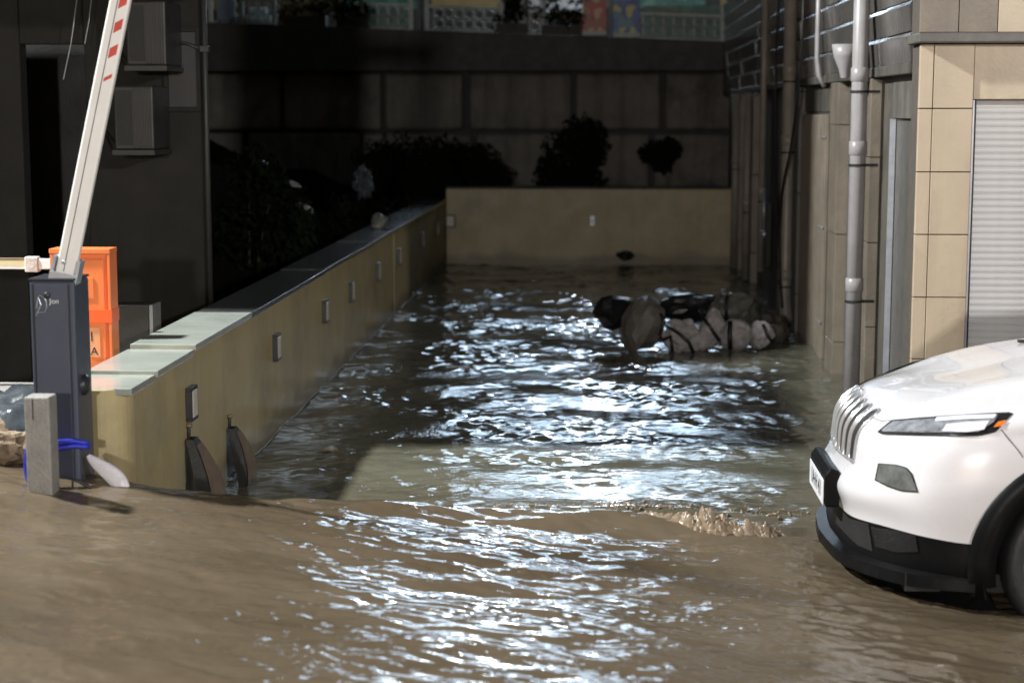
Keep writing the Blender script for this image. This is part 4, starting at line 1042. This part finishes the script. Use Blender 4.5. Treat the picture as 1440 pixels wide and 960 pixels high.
# lower edge of the white paint steps down towards the wheel, so the black part ends lower there
def shell(j0, j1, name, m, thick=True):
    V = []; F = []; idx = {}
    for side in (-1, 1):
        for i in range(nS):
            for j in range(j0, j1+1):
                u, v, w = G[i, j]; idx[side, i, j] = len(V); V.append((u, side*v, w))
        for i in range(nS-1):
            for j in range(j0, j1):
                c4 = [G[i, j], G[i+1, j], G[i+1, j+1], G[i, j+1]]
                if in_arch(sum(c4)/4): continue
                q = [idx[side, i, j], idx[side, i+1, j], idx[side, i+1, j+1], idx[side, i, j+1]]
                F.append(q if side < 0 else q[::-1])
    me = bpy.data.meshes.new(name); me.from_pydata(V, [], F)
    bm = bmesh.new(); bm.from_mesh(me); bmesh.ops.remove_doubles(bm, verts=bm.verts, dist=0.0005); bmesh.ops.recalc_face_normals(bm, faces=bm.faces); bm.to_mesh(me); bm.free()
    me.materials.append(m); me.polygons.foreach_set('use_smooth', [True]*len(me.polygons))
    return link(name, me, car)
J6 = int(np.argmin(abs(tt-6.3)))
body = shell(J2, J6, 'body', M['car_white'])
hood = shell(J6, nT-1, 'bonnet', M['car_white'])
low = shell(0, J2, 'lower_bumper', M['car_black'])
# ray target of the whole skin
def bvh_of(objs):
    V = []; F = []
    for o in objs:
        k = len(V); V += [v.co.copy() for v in o.data.vertices]; F += [tuple(k+i for i in p.vertices) for p in o.data.polygons]
    return BVHTree.FromPolygons(V, F)
BV = bvh_of([body, hood, low])
ORG = Vector((CX, CY, CZ))
def on_skin_px(px, py, off=0.004):
    h, nrm, _, _ = BV.ray_cast(cO-ORG, ray(px, py).normalized())
    if h is None: return None
    if nrm.dot(ray(px, py)) > 0: nrm = -nrm
    return h + nrm*off
def on_skin_front(v, w, off=0.004):
    h, nrm, _, _ = BV.ray_cast(Vector((-1.0, v, w)), Vector((1, 0, 0)))
    if h is None: return Vector((0.4, v, w))
    if nrm.x > 0: nrm = -nrm
    return h + nrm*off
def resample(pts, n):
    pts = [Vector((p[0], p[1])) for p in pts]; L_ = [0]
    for a, b_ in zip(pts[:-1], pts[1:]): L_.append(L_[-1]+(b_-a).length)
    out = []
    for k in range(n):
        d = L_[-1]*k/(n-1); i = 0
        while i < len(pts)-2 and L_[i+1] < d: i += 1
        u = (d-L_[i])/max(1e-6, L_[i+1]-L_[i]); out.append(pts[i].lerp(pts[i+1], min(1, u)))
    return out
def skin_patch(name, top, bot, m, nu=20, nv=5, off=0.004, parent=None, mirror=True, smooth=True):
    """A patch between two traced edges, laid on the skin; built on both sides of the car."""
    A, B_ = resample(top, nu), resample(bot, nu); P = []
    for j in range(nv):
        row = []
        for a, b_ in zip(A, B_):
            q = a.lerp(b_, j/(nv-1)); h = on_skin_px(q.x, q.y, off); row.append(h)
        P.append(row)
    for j in range(nv):
        for i in range(nu):
            if P[j][i] is None: P[j][i] = next((P[j][k] for k in list(range(i, nu))+list(range(i, -1, -1)) if P[j][k] is not None), Vector((0.3, -0.7, 0.8)))
    outs = []
    for s in ((1, -1) if mirror else (1,)):
        g = MB()
        for j in range(nv-1):
            for i in range(nu-1):
                q = [P[j][i], P[j][i+1], P[j+1][i+1], P[j+1][i]]
                g.quad(*[(p.x, p.y*s, p.z) for p in q])
        o = g.build(name, m, parent if (parent and s == 1) else car, smooth=False)
        bm = bmesh.new(); bm.from_mesh(o.data); bmesh.ops.remove_doubles(bm, verts=bm.verts, dist=0.0002); bmesh.ops.recalc_face_normals(bm, faces=bm.faces); bm.to_mesh(o.data); bm.free()
        o.data.polygons.foreach_set('use_smooth', [smooth]*len(o.data.polygons))
        outs.append(o)
    return outs
# headlights
HT = [(1234, 607.5), (1254, 591), (1290, 588), (1340, 584.5), (1400, 581), (1421, 580), (1425, 582)]
HB = [(1234, 607.5), (1242, 611.5), (1290, 613), (1345, 614), (1378, 613), (1400, 608), (1425, 582)]
hl = skin_patch('headlight', HT, HB, M['sack_black'], 30, 6, 0.004)
ref = skin_patch('reflector', [(1241, 606), (1256, 594), (1300, 591), (1350, 587.5), (1404, 585)], [(1244, 608), (1290, 609.5), (1345, 609.5), (1376, 608), (1398, 595)], M['lens_clear'], 26, 6, 0.009, hl[0])
skin_patch('light_strip', [(1318, 589.5), (1350, 587), (1402, 585)], [(1316, 595), (1350, 592.5), (1398, 590.5)], M['lens_bright'], 14, 3, 0.012, hl[0])
skin_patch('painted_reflection', [(1332, 599), (1360, 596), (1392, 594)], [(1326, 608.5), (1360, 609), (1384, 605)], M['car_white'], 12, 3, 0.012, hl[0])  # a reflection laid on the headlight as a pale patch of colour
skin_patch('turn_signal', [(1272, 601), (1290, 598), (1322, 600)], [(1275, 607.5), (1290, 609), (1322, 607)], M['lens_clear'], 10, 3, 0.012, hl[0])
skin_patch('side_marker', [(1404, 594.5), (1416, 592.5)], [(1397, 602), (1409, 600)], M['amber'], 5, 3, 0.010, hl[0])
# fog lamps
fg = skin_patch('fog_lamp', [(1235.5, 651), (1262, 653), (1276, 657), (1284, 666)], [(1230.5, 675), (1248, 684), (1268, 690.5), (1292, 692)], M['sack_black'], 16, 6, 0.003)
skin_patch('lens', [(1238, 652.5), (1262, 654.5), (1275, 658.5), (1282.5, 667)], [(1233.5, 674.5), (1249, 682), (1268, 688.5), (1290.5, 690)], M['fog_glass'], 16, 6, 0.007, fg[0])
# panel gap between bumper and wing
gap = [on_skin_px(*p, 0.002) for p in ((1408, 604), (1420, 619), (1432, 633), (1439, 643))]
for s in (1, -1):
    g = MB(); g.tube([(p.x, p.y*s, p.z) for p in gap if p], 0.0022, 5); g.build('panel_gap', M['black'], car)
def seam(pxs, r=0.0022, nm='panel_gap'):
    g_ = [on_skin_px(*p, 0.001) for p in pxs]; g_ = [p for p in g_ if p]
    for s in (1, -1):
        g = MB(); g.tube([(p.x, p.y*s, p.z) for p in g_], r, 5); g.build(nm, M['door_grey'], car)
seam([(1229, 588), (1240, 592), (1253, 591)])
# grille: seven chrome framed slots folded over the nose
for k in range(-3, 4):
    vc = k*0.108; hw = 0.038
    def outline(hw_, z0, z1, n=7):
        o_ = []
        for i in range(n+1): an = math.pi*i/n; o_.append((vc+hw_*math.cos(an), z1-hw_+hw_*math.sin(an)))
        zz = np.linspace(z1-hw_, z0+0.01, 10)[1:]
        o_ += [(vc-hw_, z_) for z_ in zz]; o_ += [(vc-hw_*0.8, z0), (vc+hw_*0.8, z0)]; o_ += [(vc+hw_, z_) for z_ in zz[::-1]]
        return o_
    z0, z1 = 0.705-0.010*(3-abs(k))/3, 0.955-0.012*(abs(k)/3)
    pts = [on_skin_front(-v, w, 0.004) for v, w in outline(hw, z0, z1)]
    g = MB(); g.tube(pts, 0.0075, 7, closed=True); fr = g.build('grille_slot', M['chrome'], car, smooth=True)
    g = MB(); Z_ = np.linspace(z0+0.002, z1-0.004, 16)
    for a, b_ in zip(Z_[:-1], Z_[1:]):
        def hwat(z_): return hw if z_ < z1-hw else math.sqrt(max(0, hw*hw-(z_-(z1-hw))**2))
        ha, hb = hwat(a), hwat(b_)
        g.quad(on_skin_front(-(vc-ha), a, 0.003), on_skin_front(-(vc+ha), a, 0.003), on_skin_front(-(vc+hb), b_, 0.003), on_skin_front(-(vc-hb), b_, 0.003))
    g.build('slot_mesh', M['black'], fr)
# lower chrome edge under the grille
# number plate on its black bracket
pb = MB(); pb.prism([(-0.035, 0.47), (0.03, 0.47), (0.03, 0.64), (-0.012, 0.655), (-0.040, 0.62)], 'y', -0.27, 0.27); po = pb.build('plate_bracket', M['car_black'], car, bevel=0.008)
pb = MB(); pb.box(-0.045, -0.0405, -0.25, 0.25, 0.475, 0.595); pp = pb.build('number_plate', M['plate_white'], car, bevel=0.002)
text_obj('plate_text', '1A·H 41', 0.105, M['plate_ink'], pp, (-0.0458, 0.0, 0.535), (math.pi/2, 0, -math.pi/2))
# word on the bonnet
bp = on_skin_px(1210, 548, 0.004)
h, nrm, _, _ = BV.ray_cast(cO-ORG, ray(1210, 548).normalized())
if nrm.z < 0: nrm = -nrm
xax = Vector((0.0, -1, 0)); xax = (xax-nrm*xax.dot(nrm)).normalized(); yax = nrm.cross(xax)
wd_ = text_obj('bonnet_word', 'Jeep', 0.075, M['chrome'], car, bp, (0, 0, 0), 0.003)
wd_.matrix_local = Matrix.Translation(bp) @ Matrix((xax, yax, nrm)).transposed().to_4x4()
# lip under the bumper
lip = [(SEC[i, 1, 0], SEC[i, 1, 1]) for i in range(0, 6)]
def offset_lip(d, w):
    P_ = cat(np.array([[a, b_, 0] for a, b_ in lip]), np.linspace(0, 5.0, 30)); out = []
    for i, p in enumerate(P_):
        a = P_[max(0, i-1)]; b_ = P_[min(len(P_)-1, i+1)]; tx, ty = b_[0]-a[0], b_[1]-a[1]; l_ = math.hypot(tx, ty)
        fade = min(1, (29-i)/8)
        out.append((p[0]-d*fade*ty/l_, p[1]+d*fade*tx/l_, w + 0.0))
    return out
half = offset_lip(0.055, 0.0)
full = [(x, -y) for x, y, _ in half[::-1]] + [(x, y) for x, y, _ in half[1:]]
g = MB()
inner = offset_lip(-0.10, 0.0); fin_ = [(x, -y) for x, y, _ in inner[::-1]] + [(x, y) for x, y, _ in inner[1:]]
for (a, b_), (c, d), (e1, e2), (f1, f2) in zip(full[:-1], full[1:], fin_[:-1], fin_[1:]):
    g.quad((a, b_, 0.300), (c, d, 0.300), (f1, f2, 0.335), (e1, e2, 0.335)); g.quad((a, b_, 0.245), (c, d, 0.245), (c, d, 0.300), (a, b_, 0.300)); g.quad((a, b_, 0.245), (c, d, 0.245), (f1, f2, 0.225), (e1, e2, 0.225))
lo_ = g.build('bumper_lip', M['car_black'], car, smooth=False, bevel=0.01)
# lower intake and dummy recess near the corner
ri = skin_patch('lower_intake', [(1180, 712), (1196, 729), (1222, 735)], [(1176, 735), (1205, 765), (1228, 775)], M['black'], 10, 5, 0.004)
skin_patch('tow_recess', [(1226, 740), (1262, 745), (1288, 752)], [(1232, 768), (1262, 776), (1292, 775)], M['sack_black'], 12, 4, 0.005)
# underside tray and arch liners keep light from passing through
g = MB(); g.box(0.25, 4.35, -0.78, 0.78, 0.22, 0.30); g.build('under_tray', M['black'], car)
for ax in (AX, AX2):
    for s in (-1, 1):
        g = MB(); n = 24; ring = [(ax+(AR+0.02)*math.cos(a), 0.37+(AR+0.02)*math.sin(a)) for a in np.linspace(-0.35, math.pi+0.35, n)]
        for a, b_ in zip(ring[:-1], ring[1:]): g.quad((a[0], s*0.55, a[1]), (b_[0], s*0.55, b_[1]), (b_[0], s*0.90, b_[1]), (a[0], s*0.90, a[1]))
        k = len(g.v); g.v += [(x, s*0.55, z) for x, z in ring]; g.f.append(tuple(range(k, k+n)))
        g.build('arch_liner', M['black'], car)
        # black cladding round the arch
        g = MB(); aa = np.linspace(-0.25, math.pi+0.25, 40)
        def sidev(u, w):
            h, _, _, _ = BV.ray_cast(Vector((u, -2.0, w)), Vector((0, 1, 0))); return 0.90 if h is None or h.y > -0.6 else -h.y
        rows = []
        for a in aa:
            r0, r1 = AR-0.035, AR+0.075
            p0 = (ax+r0*math.cos(a), 0.37+r0*math.sin(a)); p1 = (ax+r1*math.cos(a), 0.37+r1*math.sin(a))
            v1 = min(0.93, sidev(*p1)); v0 = 0.925
            if p1[0] < 0.75: v0 = min(0.925, v1+0.03)
            rows.append([(p0[0], s*(v0-0.05), p0[1]), (p0[0], s*(v0+0.012), p0[1]), (p1[0], s*(v1+0.014), p1[1]), (p1[0], s*(v1-0.03), p1[1])])
        for a, b_ in zip(rows[:-1], rows[1:]):
            for k in range(3): g.quad(a[k], b_[k], b_[k+1], a[k+1])
        g.build('arch_cladding', M['car_black'], car, smooth=True)
        w_ = empty('wheel', (ax, s*0.80, 0.37)); w_.parent = car
        g = MB(); g.lathe([(0.265, -0.10), (0.30, -0.112), (0.335, -0.105), (0.353, -0.07), (0.356, 0.0), (0.353, 0.07), (0.335, 0.105), (0.30, 0.112), (0.265, 0.10)], 'y', 48); g.build('tyre', M['tyre'], w_, smooth=True)
        g = MB(); g.lathe([(0.266, 0.085*1), (0.276, 0.10), (0.256, 0.110), (0.242, 0.09), (0.235, 0.0)], 'y', 40)
        for v_i in range(len(g.v)): x_, y_, z_ = g.v[v_i]; g.v[v_i] = (x_, y_*s, z_)
        for q in range(5):
            a0 = q*2*math.pi/5+0.3
            for dx in (-0.16, 0.16):
                g.tube([(0.05*math.cos(a0), s*0.085, 0.05*math.sin(a0)), (0.25*math.cos(a0+dx), s*0.097, 0.25*math.sin(a0+dx))], [0.022, 0.016], 6)
        g.lathe([(0, s*0.10), (0.055, s*0.098), (0.06, s*0.08)], 'y', 20); g.build('rim', M['alloy'], w_, smooth=False)
        g = MB(); g.lathe([(0, s*0.03), (0.2, s*0.03)], 'y', 24); g.build('hub', M['black'], w_)
# greenhouse
def pan(name, m, quads, parent=car):
    g = MB()
    for q in quads: g.quad(*q)
    return g.build(name, m, parent)
A0 = [(1.42, .72, 1.20), (2.10, .60, 1.62), (4.05, .55, 1.62), (4.50, .70, 1.13)]
mir = lambda p: (p[0], -p[1], p[2])
pan('windscreen', M['glass_dark'], [(A0[0], A0[1], mir(A0[1]), mir(A0[0]))])
pan('roof', M['car_white'], [((2.10, .60, 1.62), (3.0, .60, 1.68), (3.0, -.60, 1.68), (2.10, -.60, 1.62)), ((3.0, .60, 1.68), (4.05, .55, 1.62), (4.05, -.55, 1.62), (3.0, -.60, 1.68))])
pan('rear_window', M['glass_dark'], [(A0[2], A0[3], mir(A0[3]), mir(A0[2]))])
for s in (1, -1):
    f_ = (lambda p: p) if s == 1 else mir
    pan('side_window', M['glass_dark'], [(f_((1.42, .84, 1.09)), f_((2.8, .86, 1.11)), f_((3.0, .60, 1.68)), f_((2.10, .60, 1.62))), (f_((2.8, .86, 1.11)), f_((4.4, .80, 1.13)), f_((4.05, .55, 1.62)), f_((3.0, .60, 1.68)))])
    g = MB(); g.tube([f_((1.42, .80, 1.10)), f_((2.10, .60, 1.63)), f_((3.0, .61, 1.69)), f_((4.05, .56, 1.63)), f_((4.5, .74, 1.13))], 0.035, 8); g.build('roof_pillar', M['car_white'], car, smooth=True)
    m_ = lump('mirror', car, (0.09, 0.12, 0.08), M['car_white'], 3, 3, 0.05, 1.0, f_((1.75, 1.02, 1.16)))
# small washer jet on the bonnet
jp = on_skin_px(1437, 482, 0.004)
if jp: g = MB(); g.box(jp.x-0.02, jp.x+0.02, jp.y-0.012, jp.y+0.012, jp.z-0.002, jp.z+0.012); g.build('washer_jet', M['black'], car, bevel=0.004)

# ------------------------------------------------------------------ splash where the crest breaks
def foam_material():
    m, nt, b = nodes_of('brown_foam'); b.inputs['Base Color'].default_value = (0.24, 0.182, 0.125, 1); b.inputs['Roughness'].default_value = 0.24
    return m
M['foam'] = foam_material()
def splash(name, pts, label):
    rnd = random.Random(len(pts)); V = []; F = []
    bm = bmesh.new(); bmesh.ops.create_icosphere(bm, subdivisions=1, radius=1); bv = [v.co.copy() for v in bm.verts]; bf = [tuple(v.index for v in f.verts) for f in bm.faces]; bm.free()
    for (x, y, z, r) in pts:
        k = len(V); sx, sy, sz = (rnd.uniform(.7, 1.3) for _ in range(3))
        V += [(x+v.x*r*sx, y+v.y*r*sy, z+v.z*r*sz) for v in bv]; F += [tuple(k+i for i in f) for f in bf]
    me = bpy.data.meshes.new(name); me.from_pydata(V, [], F); me.materials.append(M['foam'])
    o = link(name, me); rm = o.modifiers.new('remesh', 'REMESH'); rm.mode = 'VOXEL'; rm.voxel_size = 0.006; rm.use_smooth_shade = True
    s_ = o.modifiers.new('smooth', 'SMOOTH'); s_.iterations = 3; s_.factor = 0.5
    tag(o, label, 'splash', kind='stuff'); return o
rnd = random.Random(11); pts = []
def crest_px(pxs, n, rmin, rmax, hmax, spread=0.03):
    for _ in range(n):
        k = rnd.uniform(0, len(pxs)-1.001); i = int(k); u = k-i
        px = pxs[i][0]*(1-u)+pxs[i+1][0]*u; py = pxs[i][1]*(1-u)+pxs[i+1][1]*u; hh = pxs[i][2]*(1-u)+pxs[i+1][2]*u
        p = at(px, py, Z=0.02); z = abs(rnd.gauss(0, 0.5))*hh*hmax
        fallr = max(rmin, rmax*(1-z/(hmax*1.6))*rnd.uniform(0.35, 1))
        base = float(water_height_fast(p.x, p.y))
        pts.append((p.x+rnd.gauss(0, spread), p.y+rnd.gauss(0, spread), base+z-0.004, fallr))
def water_height_fast(x, y):
    i = min(max(int((x+3.9)/0.012), 0), len(wx)-1); j = min(max(int(np.searchsorted(wy, y)), 0), len(wy)-1)
    return water.data.vertices[j*len(wx)+i].co.z
# body of the splash: a fine patch of broken lobes standing on the crest
sxs = np.arange(-0.2, 1.18, 0.0045); sys_ = np.arange(7.80, 8.42, 0.0045)
def splash_height(X, Y):
    cy = 8.10 + 0.06*((X-0.55)/0.4)**2 + 0.03*np.sin(9*X)
    d = Y - cy
    env = np.exp(-((X-0.50)/0.50)**4) * np.where(d > 0, np.exp(-(d/0.06)**2), np.exp(-(d/0.075)**2))
    big = np.minimum(1.3, np.abs(field(X, Y, 16, 0.09, 0.20, 2.0, 0.0)))
    mid = np.minimum(1.3, np.abs(field(X, Y, 24, 0.04, 0.08, 2.0, 0.0)))
    tiny = np.minimum(1.3, np.abs(field(X, Y, 30, 0.018, 0.035, 2.0, 0.0)))
    lob = 0.46*big + 0.38*mid + 0.14*tiny
    drift = 0.9*np.exp(-((X-0.56)/0.13)**2) + 0.8*np.exp(-((X-0.80)/0.10)**2) + 0.36
    j = np.clip(np.searchsorted(wy, Y), 0, len(wy)-1); i = np.clip(((X+3.9)/0.012).astype(int), 0, len(wx)-1)
    base = WZ_[j, i]
    return base - 0.03*(1-env) - 0.004 + env*(0.002 + 0.066*lob*drift)
WZ_ = np.empty(len(water.data.vertices)*3, np.float32); water.data.vertices.foreach_get('co', WZ_)
WZ_ = WZ_.reshape(len(wy), len(wx), 3)[:, :, 2]
so = link('splash', grid_mesh('splash', sxs, sys_, splash_height, M['foam']))
tag(so, 'brown splash breaking on the crest in front of the car', 'splash', kind='stuff')
crest_px([(940, 772, .6), (1000, 778, 1.0), (1060, 768, .8)], 70, 0.003, 0.007, 0.16, 0.05)
splash('spray', pts, 'drops of brown spray thrown up by the splash')
pts = []
crest_px([(650, 715, .5), (700, 716, .4), (760, 716, .15), (860, 715, .35), (905, 716, .5), (960, 716, .3), (1040, 719, .4), (1090, 722, .7), (1150, 718, .9)], 260, 0.006, 0.015, 0.022, 0.05)
splash('foam_line', pts, 'broken line of foam further back across the stream')
